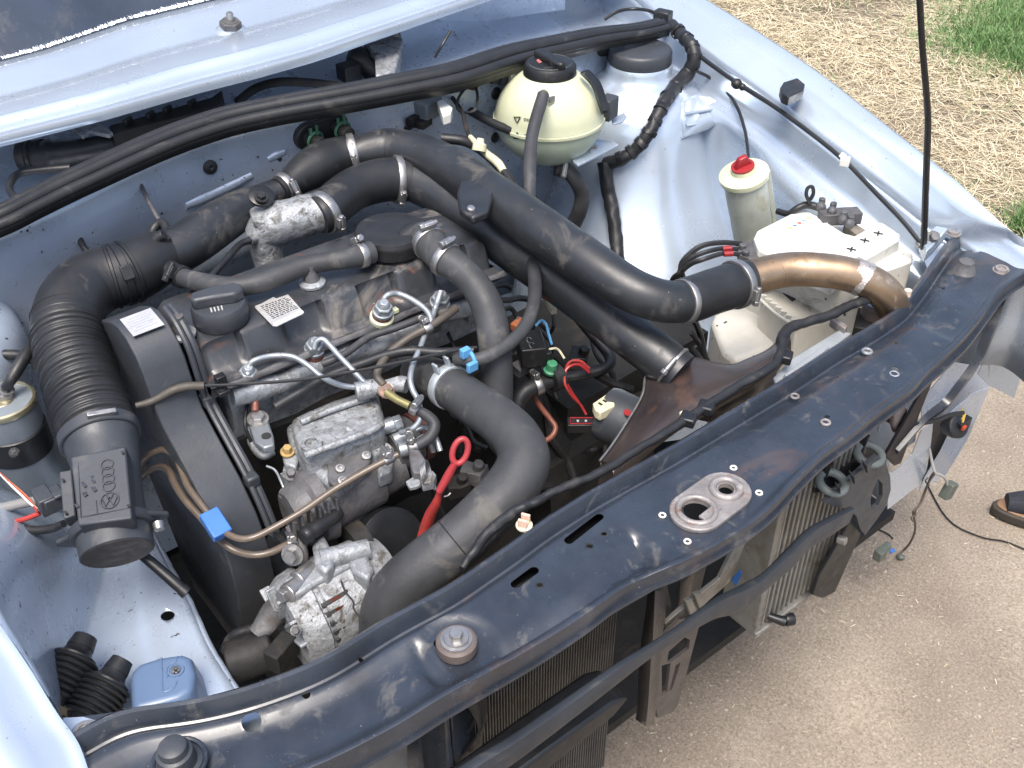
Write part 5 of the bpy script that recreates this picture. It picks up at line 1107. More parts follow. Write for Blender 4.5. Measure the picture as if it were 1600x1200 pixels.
# bright lever with two holes at the left end of the head
lv=root('lifting_eye',W(405,680,.68),'grey lifting lug with bolt and slot below the leftmost injector','lifting lug')
m=M(); slab(m,[(385,648),(398,640),(415,645),(427,680),(428,695),(412,700),(398,690),(390,665)],.745,.010); b_=obj('lug',m,mat('lug_grey',(.22,.24,.26),.42,.5,.2,40),lv,bevel=.002)
obj('lug_bolt',M().bolt(W(403,655,.746),(0,-.2,1),.0085,.008),STEEL,lv); obj('lug_hole',M().lathe(W(416,681,.7458),(0,0,1),[(0,.0055),(.0006,.0055)],20),INK,b_)
obj('red_sleeve',M().px([(398,612,.77,6),(399,628,.762,6),(399,642,.755,6)],12),BR,lv)
obj('lug_frame',M().px([(385,655,.72,5),(392,690,.70,6),(410,712,.69,7),(428,706,.69,6)],10),ALU,lv)
obj('dark_strap',M().px([(392,615,.76,3),(385,640,.75,3),(383,665,.74,3),(392,690,.72,3)],8),PLASTB,lv)
# fuel feed hoses
fg='two brown fuel hoses over the timing cover'
hose('feed_hose','brown fuel hose rising from the blue clip to the pump clamp','fuel hose',
 [(214,742,.71,5.5),(222,722,.715,5.5),(236,709,.72,5.5),(256,703,.723,5.5),(274,714,.724,5.5),(284,735,.722,5.5),(294,760,.720,5.5),(312,785,.715,5.5),(332,810,.708,5.5),(350,830,.705,5.5),(372,841,.705,5.5),(395,840,.707,5.5),(425,826,.710,5.5),(475,797,.718,5.5),(525,763,.727,5.5),(575,734,.735,5.5),(622,710,.742,5.5)],FUELH,group=fg,clamps=[(15.7,dict(w=.012,up_=V(0,.3,1)))],seg=12)
hose('feed_hose','brown translucent fuel hose dipping below its twin to the clamp above the alternator','fuel hose',
 [(216,750,.69,6),(232,736,.695,6),(250,729,.70,6),(264,736,.703,6),(274,757,.702,6),(290,782,.698,6),(312,806,.692,6),(330,828,.685,6),(350,849,.680,6),(372,862,.675,6),(400,867,.675,6),(425,862,.675,6),(450,850,.675,6),(462,846,.675,6)],FUELH,group=fg,clamps=[(12.6,dict(w=.012,up_=V(0,.3,1)))],seg=12)
P0=W(332,822,.708); dd=(W(346,842,.70)-W(319,800,.712)).normalized(); sd_=V(dd.y,-dd.x,0).normalized(); R6=Matrix((dd,sd_,dd.cross(sd_))).transposed()
m=M().box(P0-sd_*.004,(.034,.022,.012),R6); m.box(P0-sd_*.001+dd.cross(sd_)*.006,(.034,.003,.004),R6); obj('hose_clip',m,BLUEC,label='bright blue plastic clip joining the two brown fuel hoses',cat='clip',bevel=.002)
m=M().px([(455,820,.69,10),(462,836,.68,10),(468,852,.668,11),(470,870,.655,12),(466,880,.65,10)],18); bj=root('fuel_joint',W(465,870,.62),'rusty brown fuel joint with bolt above the alternator','fuel joint'); obj('joint_body',m,RUSTY,bj); obj('joint_bolt',M().bolt(W(458,866,.672),(-.6,-.5,.4),.0085,.012),STEEL,bj)
# alternator
al=root('alternator',(-.33,.17,.53),'dirty aluminium alternator with slotted cage at the front of the engine','alternator')
ac=V(-.405,.176,.600)
m=M().lathe(ac,(1,-.05,0),[(0,.020),(.002,.050),(.012,.056),(.030,.058),(.032,.055),(.036,.055),(.038,.058),(.085,.058),(.087,.056),(.090,.056),(.092,.058),(.115,.056),(.130,.048),(.135,.03)],56); m.rough(.0018,50); obj('alternator_body',m,ALUB,al)
for i in range(5):
    a=math.radians(8+i*11); P=ac+V(.047,0,0)+V(0,-math.cos(a)*.0545,math.sin(a)*.0545)
    R7=Matrix.Rotation(0,3,'X'); nrm=V(0,-math.cos(a),math.sin(a)); tg=V(0,-math.sin(a),-math.cos(a))
    sl_=obj('vent_slot',M().box(P+nrm*.0038,(.034,.0055,.003),Matrix((V(1,0,0),tg,nrm)).transposed()),INK,al,bevel=.001)
    obj('copper_winding',M().box(P+nrm*.0050,(.012,.003,.001),Matrix((V(1,0,0),tg,nrm)).transposed()),COPW,sl_)
m=M()
for (u,v) in ((455,925),(470,905)): m.lathe(W(u,v,.655),(-1,-.3,.2),[(-.02,.012),(.006,.012),(.008,.009)],20)
m.lathe(W(446,928,.655),(-1,-.3,.2),[(0,.0085),(.008,.008)],6); obj('end_bolt',m,STEEL,al,bevel=.0006)
m=M(); slab(m,[(440,905),(480,880),(530,850),(548,862),(552,880),(530,892),(490,912),(462,932),(448,925)],.662,.018); obj('alternator_arm',m,ALU,al,bevel=.004)
m=M(); slab(m,[(487,850),(505,833),(514,850),(522,880),(508,895),(492,880)],.675,.03); slab(m,[(534,858),(550,846),(572,862),(585,888),(575,905),(552,893)],.665,.03); obj('pivot_lug',m,ALU,al,bevel=.004)
m=M().lathe(W(500,875,.668),(1,-.3,-.1),[(0,.012),(.055,.012)],20); obj('pivot_tube',m,ALU,al)
obj('casting_crack',M().px([(532,905,.653,1.5),(540,925,.653,1.5),(552,940,.653,1.5),(553,952,.653,1.5),(568,972,.653,1.5)],6),INK,al)
obj('front_bracket',M().px([(405,990,.60,15),(418,968,.61,18),(440,950,.615,22),(462,945,.61,20)],18).rough(.006,40),IRON,al)
for (u,v,z,r) in ((436,945,.640,.006),(462,985,.640,.005),(590,905,.66,.005)): obj('housing_bolt',M().bolt(W(u,v,z),(-.3,-.6,.7),r*.8,.007),IRON,al)
for k in range(5):
    a=math.radians(20+k*32); obj('cooling_fin',M().box(ac+V(-.001,-math.cos(a)*.036,math.sin(a)*.036),(.012,.030,.004),Matrix.Rotation(-a,3,'X')),ALU,al,bevel=.001)
for k,(u,v,z) in enumerate(((455,742,.705),(492,742,.70),(447,772,.69),(600,702,.71),(588,770,.66),(520,792,.665))): obj('pump_bolt',M().bolt(W(u,v,z),(-.1,-.4,1),.0055,.008),STEEL if k%2 else IRON,ip)
for k in range(6): obj('pump_fin',M().box((-.36+k*.011,.216,.695),(.003,.012,.03)),IRON,ip,bevel=.0008)
m=M(); slab(m,[(585,655),(612,648),(618,690),(612,735),(590,745)],.705,.02); obj('pump_flange',m,ALU,ip,bevel=.003)
# pulleys and belt around
pb=root('belt_pulley',W(520,830,.63),'black belt tensioner pulley between pump and alternator','pulley')
m=M().lathe((-.375,.235,.625),(1,0,0),[(0,.036),(.003,.040),(.006,.036),(.012,.040),(.018,.036),(.022,.040),(.026,.030),(.04,.014)],36); obj('pulley',m,PLASTB,pb)
m=M().lathe((-.30,.205,.63),(1,0,0),[(0,.030),(.02,.030)],32); obj('pulley',m,GRIME,pb)
m=M().px([(472,840,.69,14),(490,828,.69,13),(515,812,.688,12),(530,800,.685,10)],18,rfun=lambda L:1+.08*math.sin(L*1400)); obj('ribbed_belt',m,RUBBER,pb)
m=M().lathe((-.26,.215,.60),(.2,-1,.5),[(0,.05),(.03,.05),(.035,.04)],32); obj('black_can',m,PLASTB,label='round black can partly hidden by the fat radiator hose',cat='can')
wire('coolant_elbow','small black bent pipe low at the left of the alternator','pipe',[(350,1020),(360,1000),(372,990),(392,984),(410,985)],[.55,.57,.58],9,RUBBER,seg=12)
m=M().lathe(W(398,1022,.58),(1,-.3,.1),[(-.03,.024),(.02,.024),(.022,.018)],26); m.box(W(440,1020,.60),(.035,.02,.03),Matrix.Rotation(.4,3,'Z')); obj('black_bracket',m,GRIME,label='black round bracket low beside the alternator',cat='bracket',bevel=.002)
# dipstick
dk=root('dipstick',W(670,800,.55),'red ring topped dipstick leaning beside the radiator hose','dipstick')
P=W(719,705,.80); ax_=(CAMP-P).normalized(); axr=(ax_+V(-.75,.1,.0)).normalized()
up2=(W(717,688,.80)-W(721,724,.80)).normalized()
m=M(); ring=[W(719+12.0*math.cos(a)+ -3.0*math.sin(a),705+19*math.sin(a)+ -2*math.cos(a),.80-.012*math.sin(a)) for a in [2*PI*k/20 for k in range(21)]]
m.tube(ring,[5.0*mpp(q) for q in ring],10,2); m.px([(712,722,.79,5.5),(702,740,.775,7),(692,758,.762,6.5),(686,768,.755,6)],12); obj('ring_handle',m,mat('faded_red_plastic',(.30,.03,.035),.45,0,.15,30),dk)
obj('tube',M().px([(688,765,.755,4),(682,785,.735,7),(672,805,.71,9),(664,830,.68,10),(655,870,.64,10)],14),REDD,dk)
obj('wire_clip',M().px([(694,776,.752,1.4),(700,774,.754,1.4),(704,770,.756,1.4)],6),STEEL,dk)
# throttle valve bits left of the dipstick
tv_=root('pump_lever',W(655,730,.70),'small bright metal lever assembly left of the red dipstick','lever')
m=M(); slab(m,[(638,700),(655,702),(668,722),(662,740),(645,738),(640,720)],.745,.018); obj('housing',m,IRON,tv_,bevel=.002)
m=M(); slab(m,[(634,752),(645,745),(655,748),(658,756),(650,760),(640,762)],.735,.005); slab(m,[(655,742),(676,735),(682,742),(678,752),(660,756)],.74,.012); m.px([(676,750,.735,3),(680,765,.725,3)],8); obj('lever_arm',m,ALUB,tv_,bevel=.001)
for i in range(4): obj('spring_coil',M().torus(W(668-i*2,735+i*2.5,.742),(.6,-.5,.2),.011,.0012,18,6),STEEL,tv_)
wire('black_strap','flat black strap passing down left of the radiator hose','strap',[(670,745),(675,765),(682,785),(690,805),(700,830)],[.72,.68,.64],6,PLASTB)
# ================================================================ DARK CENTRE: gearbox, looms, plugs
gb=root('gearbox',(.18,.32,.2),'oily black gearbox deep in the right half of the bay','gearbox')
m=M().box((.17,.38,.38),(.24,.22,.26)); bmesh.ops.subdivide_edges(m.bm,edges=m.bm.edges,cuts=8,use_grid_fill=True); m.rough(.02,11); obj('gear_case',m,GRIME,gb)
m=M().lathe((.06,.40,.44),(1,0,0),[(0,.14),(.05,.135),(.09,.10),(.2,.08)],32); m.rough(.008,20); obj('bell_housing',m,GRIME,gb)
m=M().box((.02,.42,.60),(.10,.12,.10)).box((.12,.46,.55),(.10,.10,.08)).box((.27,.42,.48),(.30,.24,.17)).lathe((.0,.30,.50),(0,-.2,1),[(0,.04),(.08,.035)],24); bmesh.ops.subdivide_edges(m.bm,edges=m.bm.edges,cuts=3); m.rough(.008,25); obj('dark_fill_mass',m,GRIME,gb)  # added grimy lumps, standing in for shade so the depth reads dark
def rwire(u0,v0,u1,v1,z0,z1,rp,ma,nm='cable',par=None,k=1):
    pts=[]; r_=rnd
    for i in range(6):
        t=i/5; pts.append((u0+(u1-u0)*t+r_.uniform(-9,9)*k*(0<i<5),v0+(v1-v0)*t+r_.uniform(-9,9)*k*(0<i<5),z0+(z1-z0)*t+r_.uniform(-.012,.012)*(0<i<5),rp))
    return obj(nm,M().px(pts,8,5),ma,par)
lm=root('engine_loom',W(830,600,.55),'tangle of thin black cables and small hoses in the dark centre of the bay','wiring loom')
for a in ((700,520,760,640,.72,.62,3),(760,470,860,520,.74,.66,4),(840,450,800,560,.72,.6,3),(850,520,880,640,.62,.55,4),(790,600,850,720,.62,.52,6),(810,560,900,760,.60,.48,7),(870,560,990,610,.62,.64,7),(740,700,860,760,.55,.5,7),(700,640,760,700,.64,.6,4),(900,470,960,600,.68,.6,5),(830,480,850,600,.70,.62,2.5),(860,430,860,520,.72,.66,3),(1080,520,1110,600,.68,.6,4),(1085,500,1130,620,.7,.55,5),(1020,600,980,760,.55,.5,4),(930,620,960,760,.5,.45,6),(700,460,840,470,.76,.7,5),(700,430,800,450,.78,.72,4),(700,560,720,660,.74,.66,3),(740,650,700,780,.6,.55,6),(850,740,930,700,.45,.5,4)):
    rwire(*a[:6],a[6],RUBBER if a[6]<6 else GRIME,par=lm)
hose('black_fuel_hose','slim black hose bent at a right angle in the dark centre','hose',[(872,460,.70,7),(905,500,.685,7.5),(935,535,.67,8),(952,555,.66,9),(950,572,.655,9),(925,582,.65,8.5),(895,588,.65,8.5),(870,590,.65,10)],RUBBER,seg=14)
hose('heater_hose','black hose elbow with pale clip left of the green plug','hose',[(884,592,.66,10),(862,596,.66,11),(840,602,.66,13),(818,614,.655,14),(806,636,.64,14),(800,670,.61,14)],RUBBER,clamps=[(2,dict(w=.010,up_=V(0,.3,1),fat=1.03))],seg=18)
obj('black_tee',M().lathe(W(868,590,.665),(1,-.1,0),[(-.008,.018),(.008,.018),(.009,.012)],20),RUBBER,label='black rubber collar where two slim hoses meet in the dark centre',cat='collar')
wire('brown_pipe','thin rusty brown pipe bent in the dark centre beside the radiator hose','pipe',[(832,617),(848,640),(860,655),(868,668),(862,682),(846,692)],[.63,.62,.60],4.5,mat('rust_brown_pipe',(.16,.055,.035),.5,.1,.2,40),seg=10)
gp_=root('green_plug',W(861,585,.66),'small green plastic plug standing in the dark centre','plug'); P=W(861,577,.68)
obj('plug_body',M().lathe(P,(0,-.2,1),[(-.004,.010),(.0,.0105),(.002,.008),(.012,.0068),(.013,.004)],18),GREENC,gp_)
rw=root('red_wires',W(905,610,.55),'pair of looped red wires in the dark centre','wires')
for o_ in (0,6): obj('wire',M().px([(921,582-o_,.67,2.6),(905,570-o_,.68,2.6),(888,574-o_,.68,2.4),(882,590+o_,.67,2.2),(893,612+o_,.65,2),(908,634,.63,2),(916,648,.62,2)],8),REDD if o_ else RED,rw)
wc=root('flat_connector',W(913,664,.58),'flat black connector outlined in red beside the fan motor','connector')
P=W(912,664,.62); xq=(W(932,664,.62)-W(893,664,.62)).normalized(); yq=V(-xq.y,xq.x,0); R8=Matrix((xq,yq,V(0,0,1))).transposed()
obj('shell',M().box(P,(.044,.018,.014),R8),PLASTB,wc,bevel=.001)
m=M()
for a,b in ((-1,-1),(1,-1),(1,1),(-1,1)): pass
cr=[P+xq*a*.018+yq*b*.006+V(0,0,.0075) for a,b in ((-1,-1),(1,-1),(1,1),(-1,1),(-1,-1))]
m.tube(cr,.0009,6,1); obj('red_seal',m,RED,wc)
for i in range(6): obj('pin_port',M().box(P+xq*(-.0135+i*.0054)+V(0,0,.0072),(.003,.004,.0006),R8),LABELM if i%2 else INK,wc)
cc2=root('cream_connector',W(945,635,.62),'cream coloured plug on top of the fan motor','connector')
m=M(); slab(m,[(926,630),(948,615),(962,622),(960,634),(938,645),(930,640)],.69,.014); obj('shell',m,CREAMC,cc2,bevel=.0015)
for k in range(3): obj('key_slot',M().box(W(938+k*7,631-k*4.5,.6905),(.003,.006,.001)),INK,cc2)
# multi plug block near the centre
mb=root('plug_block',W(830,540,.64),'black multi plug with wire clips beside the thin grey hose','connector')
m=M().box(W(830,545,.70),(.035,.045,.03),Matrix.Rotation(-.5,3,'Z')).box(W(848,552,.695),(.02,.03,.02),Matrix.Rotation(-.5,3,'Z')); obj('shell',m,PLASTB,mb,bevel=.002)
for u,v in ((828,532),(832,540),(812,500),(818,505)): obj('wire_clip',M().torus(W(u,v,.715),(.3,-.5,.8),.005,.0006,16,6),STEEL,mb)
obj('orange_cap',M().box(W(812,508,.71),(.022,.018,.012),Matrix.Rotation(.3,3,'Z')),mat('orange_brown_plastic',(.25,.08,.035),.5),mb,bevel=.002)
obj('yellow_wire',M().px([(852,550,.70,2),(862,545,.705,2),(872,546,.70,2),(882,560,.69,2)],6),CREAMC,mb)
wire('blue_wire','thin light blue wire loop beside the multi plug','wire',[(838,508),(846,501),(853,506),(857,520),(862,538)],[.73,.72,.71],2.2,MATS['light_blue_clip'])
m=M(); slab(m,[(846,458),(852,452),(868,470),(870,482),(862,484)],.74,.008); obj('pale_tag',m,CREAMC,label='small pale plastic tag on a cable under the lower black pipe',cat='tag')
for i,(u,v,z,s,ma_2,lab) in enumerate(((815,575,.67,.022,IRON,'small grey metal block left of the green plug'),(905,560,.63,.03,PLASTB,'black block behind the green plug'),(720,590,.66,.03,PLASTB,'black block above the neck of the radiator hose'),(740,740,.62,.03,IRON,'grey metal lump right of the red dipstick'),(715,760,.63,.028,GRIME,'oily lump just below the red dipstick ring'))):
    m=M().box(W(u,v,z),(s,s*.8,s*.7),Matrix.Rotation(i*.7,3,'Z')); bmesh.ops.subdivide_edges(m.bm,edges=m.bm.edges,cuts=3,use_grid_fill=True); m.rough(.003,60,i); m.lathe(W(u+6,v-8,z+s*.3),(0,-.3,1),[(0,s*.25),(s*.4,s*.22)],12); obj('housing',m,ma_2,label=lab,cat='housing',bevel=.001)
# fan shroud, motor, loom along panel
fs_=root('fan_shroud',W(1060,640,.55),'brown stained black fan shroud behind the front panel','fan shroud')
r0=[(940,722,.70),(957,700,.70),(983,660,.705),(1006,619,.712),(1014,582,.72),(1044,561,.722),(1085,560,.72),(1116,567,.718),(1144,570,.716),(1172,560,.718),(1203,545,.722),(1228,520,.725)]
r1=[(958,738,.725),(975,720,.726),(1005,692,.73),(1035,668,.733),(1060,650,.735),(1085,636,.737),(1110,622,.738),(1135,608,.739),(1160,594,.739),(1185,580,.74),(1210,562,.74),(1236,532,.74)]
a=[W(*q) for q in r0]; b=[W(*q) for q in r1]; mid=[x.lerp(y,.5)+V(0,0,.004) for x,y in zip(a,b)]
m=M().grid([[q+V(0,.006,-.10) for q in a],[q+V(0,.003,-.01) for q in a],a,mid,b,[q+V(0,-.004,-.02) for q in b]],(6,3)); obj('shroud_shell',m,ORANGEB,fs_,solid=.002,ang=80)
obj('steel_edge',M().tube([q+V(-.001,.002,.0015) for q in a[:7]],.0016,8,6),STEEL,fs_)
fm=root('fan_motor',W(965,660,.60),'round dark grey fan motor beside the shroud','fan motor')
P=W(968,655,.655); ds=V(-.35,1,.1).normalized()
obj('motor_can',M().lathe(P-ds*.03,ds,[(0,.036),(.045,.037),(.052,.035),(.056,.028),(.058,.010)],44),PLAST,fm)
obj('red_mark',M().lathe(W(980,645,.69),(0,-.4,1),[(0,.005),(.001,.005)],12),RED,fm)
hl=root('front_loom',W(1000,700,.74),'tape wrapped black cable running along the rear edge of the front panel','wiring loom')
HL=[(722,888,.748,6),(730,875,.750,7),(742,860,.753,8),(760,835,.757,8.5),(787,812,.760,9),(812,795,.762,8.5),(835,785,.763,8),(875,764,.763,7.5),(925,744,.763,7),(960,726,.762,7),(1000,700,.763,7),(1050,670,.764,7),(1100,637,.765,7.5),(1153,603,.766,8),(1194,581,.766,8.5),(1212,566,.766,8.5),(1220,548,.768,9),(1222,530,.770,9.5),(1230,516,.772,9),(1245,508,.772,8),(1262,503,.772,8),(1300,491,.772,8),(1319,481,.772,8),(1345,471,.772,8),(1362,466,.77,8)]
obj('wrapped_cable',M().px(HL,12,6).rough(.0014,90),RUBBER,hl)
for (u,v) in ((1103,637),(1226,558),(1075,655)): obj('cable_clip',M().box(W(u,v,.764),(.018,.018,.012),Matrix.Rotation(.5,3,'Z')),PLASTB,hl,bevel=.002)
obj('cream_clip',M().box(W(1068,647,.760),(.007,.008,.005)),CREAMC,hl,bevel=.001)
m=M(); slab(m,[(1208,590),(1238,560),(1300,522),(1312,515),(1330,521),(1240,588),(1215,604)],.742,.006); slab(m,[(1225,585),(1290,538),(1296,543),(1232,592)],.748,.006); obj('grey_rail',m,mat('dusty_grey_rail',(.30,.33,.36),.5,.3,.15,30,dirt=((.12,.10,.08),.2,30)),label='dusty grey metal rail behind the far part of the front panel',cat='rail',bevel=.001)
m=M(); slab(m,[(1297,498),(1302,494),(1325,508),(1321,514)],.75,.012); obj('rusty_bolt_end',m,RUSTY,label='rusty flat bar end beside the rear radiator mount',cat='bar',bevel=.001)
# gap filler: cardboard-dark underside behind panel so the ground stays hidden
# ================================================================ FRONT: radiator, posts, strip, intercooler
rd=root('radiator',(-.19,-.02,.25),'dusty radiator standing below the near half of the front panel','radiator')
m=M().box((-.19,-.005,.47),(.215,.020,.46)); obj('core',m,COOL,rd)
m=M()
for i in range(52): m.box((-.293+i*.0041,-.018,.47),(.0012,.006,.455))
o=obj('fins',m,COOL,rd,flat=True); o['kind']='stuff'
m=M()
for j in range(110): m.box((-.19,-.0165,.25+j*.0041),(.21,.003,.0009))
o=obj('fins',m,COOL,rd,flat=True); o['kind']='stuff'
m=M().box((-.19,-.005,.705),(.23,.035,.025)); obj('top_tank',m,PLASTB,rd,bevel=.004)
m=M().box((-.31,-.01,.45),(.022,.03,.50)); obj('side_plate',m,BLACKP,rd,bevel=.003)
gs=root('plastic_air_guide',(-.37,-.03,.4),'crumpled black plastic air guide left of the radiator','air guide')
m=M().prism([V(-.345,-.055,.70),V(-.312,-.05,.70),V(-.312,-.05,.35),V(-.345,-.055,.35)],(0,.004,0)); m.prism([V(-.405,-.03,.70),V(-.365,-.03,.70),V(-.365,-.03,.35),V(-.405,-.03,.35)],(0,.004,0)); m.box((-.352,-.03,.52),(.006,.06,.36)); obj('upright',m,BLACKP,gs,bevel=.002)
m=M().grid([[V(-.345,-.06,.70),V(-.325,-.075,.62),V(-.335,-.05,.54),V(-.32,-.07,.44)],[V(-.31,-.05,.70),V(-.300,-.055,.62),V(-.305,-.05,.54),V(-.30,-.06,.44)]],(5,3)); obj('folded_sheet',m,PLASTB,gs,solid=.002)
m=M().prism([WY(u,v,-.045) for u,v in ((545,1175),(575,1168),(636,1140),(640,1300),(545,1300))],(0,.004,0)); obj('grey_plate',m,mat('scuffed_grey_plate',(.13,.135,.14),.5,.2,.3,20,dirt=((.2,.18,.15),.3,30)),label='scuffed grey plate under the near edge of the front panel',cat='plate',bevel=.001)
cp2=root('centre_post',(-.09,-.08,.42),'brown grey pressed steel post standing below the middle of the front panel','post')
yy_=-.085
def fp_(pts,y,th,ma,name,par,bev=.001): return obj(name,M().prism([WY(u,v,y) for u,v in pts],(0,th,0)),ma,par,bevel=bev)
PM=mat('brown_grey_steel',(.085,.075,.072),.42,.3,.25,20,dirt=((.10,.06,.04),.2,20),coat=.1)
L_=[(1012,925,-.06),(1008,960,-.075),(1002,1000,-.085),(998,1050,-.09),(996,1100,-.095),(993,1124,-.095)]
R_a=[(1024,920,-.085),(1022,960,-.10),(1020,1000,-.11),(1016,1050,-.112),(1013,1100,-.115),(1009,1135,-.115)]
R_b=[(1040,912,-.07),(1040,960,-.08),(1034,1000,-.09),(1030,1050,-.095),(1026,1100,-.10),(1022,1130,-.10)]
m=M().grid([[WY(*q) for q in L_],[WY(*q) for q in R_a],[WY(*q) for q in R_b]],(4,1)); obj('channel',m,PM,cp2,solid=.003,ang=30)
m=M().grid([[WY(*q) for q in R_b],[WY(u+24+(1130-v)*.10,v-6,y+.03) for u,v,y in R_b]],(4,1))
arm=[WY(u,v,-.085) for u,v in ((1030,1000),(1062,968),(1094,962),(1094,972),(1060,1100),(1052,1112),(1028,1122),(1024,1100))]
ob=obj('arm',M().prism(arm,(0,.004,0)),PM,cp2)
c=M().prism([WY(u,v,-.085)-V(0,.02,0) for u,v in ((1045,1018),(1070,996),(1078,1000),(1076,1014),(1050,1034),(1042,1034))],(0,.04,0)).prism([WY(u,v,-.085)-V(0,.02,0) for u,v in ((1056,1040),(1064,1034),(1050,1078),(1046,1080))],(0,.04,0)).prism([WY(u,v,-.085)-V(0,.02,0) for u,v in ((1034,1040),(1048,1036),(1042,1082),(1034,1088))],(0,.04,0))
cut(ob,c)
m=M().grid([[WY(1068,866+18,-.05),WY(1060,960,-.05),WY(1050,990,-.05)],[WY(1108,850+18,-.03),WY(1090,940,-.03),WY(1080,985,-.03)]],(3,1)); obj('rear_channel',m,PM,cp2,solid=.003)
m=M().prism([WY(u,v,-.07) for u,v in ((1015,925),(1042,912),(1050,950),(1040,975),(1030,968))],(0,.003,0)); obj('gusset',m,PLASTB,cp2)
# brace from the post up to the intercooler
bs=root('grey_brace',W(1080,960,.5),'folded grey metal brace between the centre post and the intercooler','brace')
m=M().prism([WY(u,v,-.075) for u,v in ((1040,975),(1062,955),(1125,905),(1190,770),(1200,765),(1140,910),(1075,968),(1046,992))],(0,.006,0)); obj('brace_bar',m,COOLB,bs,bevel=.001)
for u,v in ((1078,948),(1092,938)): obj('fold',M().prism([WY(u-6,v-8,-.085),WY(u+4,v-12,-.085),WY(u+14,v+14,-.085),WY(u+4,v+20,-.085)],(0,.006,0)),COOLB,bs,bevel=.001)
# curved strip in front
cs=root('front_strip',(0,-.12,.5),'curved grey black plastic strip sweeping below the front panel','strip')
SR=[(650,1275,-.125,36),(740,1208,-.127,31),(800,1170,-.13,28),(888,1107,-.13,24),(963,1052,-.13,20),(1010,1020,-.128,15),(1050,994,-.125,14),(1085,970,-.12,16),(1120,948,-.118,20),(1155,934,-.115,24),(1194,908,-.112,19),(1235,870,-.108,22),(1262,842,-.105,20),(1290,825,-.10,19),(1325,805,-.095,16)]
p=[WY(u,v,y) for u,v,y,r in SR]; r=[q[3]*mpp(w_) for q,w_ in zip(SR,p)]
m=M().tube(p,r,sub=6,prof=[(-.32,-.95),(.10,-1),(.38,-.7),(.45,0),(.38,.7),(.1,1),(-.32,.95),(-.42,.5),(-.42,-.5)],hint=V(0,0,1)); obj('strip',m,mat('weathered_blue_black_plastic',(.026,.032,.042),.45,0,.25,14,.05,100,dirt=((.06,.06,.06),.2,16)),cs,ang=70)
m=M().prism([WY(u,v,-.11) for u,v in ((700,1290),(860,1170),(960,1098),(985,1090),(960,1120),(860,1200),(740,1300))],(0,.05,0)); obj('lower_fairing',m,PLASTB,label='glossy black lower fairing under the curved strip',cat='fairing',bevel=.004)
# intercooler
ic=root('intercooler',(.25,-.02,.34),'dusty alloy intercooler hanging below the far half of the front panel','intercooler')
x0,x1,ya,yb,zb,zt=.165,.335,-.055,.005,.37,.66
obj('core',M().box(((x0+x1)/2,(ya+yb)/2+.004,(zb+zt)/2),(x1-x0-.006,yb-ya-.01,zt-zb-.004)),COOLB,ic)
m=M(); n=15
for i in range(n):
    x=x0+.008+(x1-x0-.016)*i/(n-1); obj('cooling_bar',M().box((x,ya+.003,(zb+zt)/2),(.0045,.008,zt-zb-.01)),COOLB,ic,bevel=.0008)
m=M()
for i in range(n-1):
    for j in range(60): m.box((x0+.008+(x1-x0-.016)*(i+.5)/(n-1),ya+.006,zb+.008+j*.0047),(.0065,.004,.0009))
o=obj('fins',m,COOL,ic,flat=True); o['kind']='stuff'
obj('side_tank',M().box((x0-.004,(ya+yb)/2,(zb+zt)/2),(.008,yb-ya+.004,zt-zb)),COOLB,ic,bevel=.002)
obj('bottom_frame',M().box(((x0+x1)/2,(ya+yb)/2,zb-.004),(x1-x0+.014,yb-ya+.01,.008)).box((x0+.0,ya-.001,(zb+zt)/2),(.004,.004,zt-zb)),COOLB,ic,bevel=.002)
obj('blue_tape',M().prism([WX(u,v,x0-.0085) for u,v in ((1143,905),(1156,890),(1160,896),(1150,915))],(-.0006,0,0)),BLUEC,ic)
obj('black_spigot',M().px([(1200,962,.385,6),(1216,968,.382,7.5),(1226,971,.380,8.5)],14).lathe(WY(1226,968,-.06),(.9,-.5,-.1),[(0,.009),(.003,.010),(.013,.009),(.0135,.006)],18),PLASTB,ic)
# right mounting bracket with rubber rings
rb_=root('bracket_plate',(.36,-.07,.45),'black moulded mounting bracket with an oblong hole at the far end of the nose','bracket')
o=fp_([(1288,786),(1300,776),(1330,748),(1372,712),(1384,722),(1391,745),(1392,765),(1384,792),(1370,812),(1352,836),(1344,826),(1338,806),(1322,795),(1300,790)],-.085,.006,PLAST,'plate',rb_,0)
c=M().prism([WY(u,v,-.085)-V(0,.03,0) for u,v in ((1372,748),(1379,756),(1379,775),(1372,790),(1362,798),(1360,782),(1364,765))],(0,.08,0)); cut(o,c)
m=M().grid([[W(u,v,.60) for u,v in ((1275,770),(1300,762),(1335,735),(1372,705))],[W(u,v,.62) for u,v in ((1262,740),(1290,722),(1325,700),(1352,680))]],(4,3)); obj('top_shelf',m,PLASTB,rb_,solid=.004)
for u,v in ((1308,765),(1330,747),(1350,730)): obj('rib',M().prism([WY(u,v-10,-.09),WY(u+5,v-2,-.10),WY(u+6,v+10,-.09)],(0,.004,0)),PLAST,rb_)
for i,(u,v) in enumerate(((1292,757),(1350,713))):
    P=W(u,v,.615); obj('rubber_ring',M().torus(P+V(0,-.006,.008),(0,-.25,1),.0165,.0056,32,12),mat('grey_green_rubber',(.11,.13,.13),.55,0,.2,30),label=['nearer','farther'][i]+' of the two thick rubber rings hooked on the black bracket',cat='rubber ring',group='rubber rings on the bracket')
    obj('ring_peg',M().lathe(P+V(.002,.01,.0),(.1,-.1,1),[(-.012,.006),(.030,.0045)],12),PLASTB,rb_)
fp_([(1280,900),(1330,815),(1345,835),(1305,925),(1285,935),(1270,930)],-.075,.006,PLASTB,'lower_arm',rb_)
obj('small_bolt',M().lathe(WY(1310,842,-.09),(.2,-1,.2),[(0,.006),(.010,.006),(.011,.004)],12),STEEL,rb_)
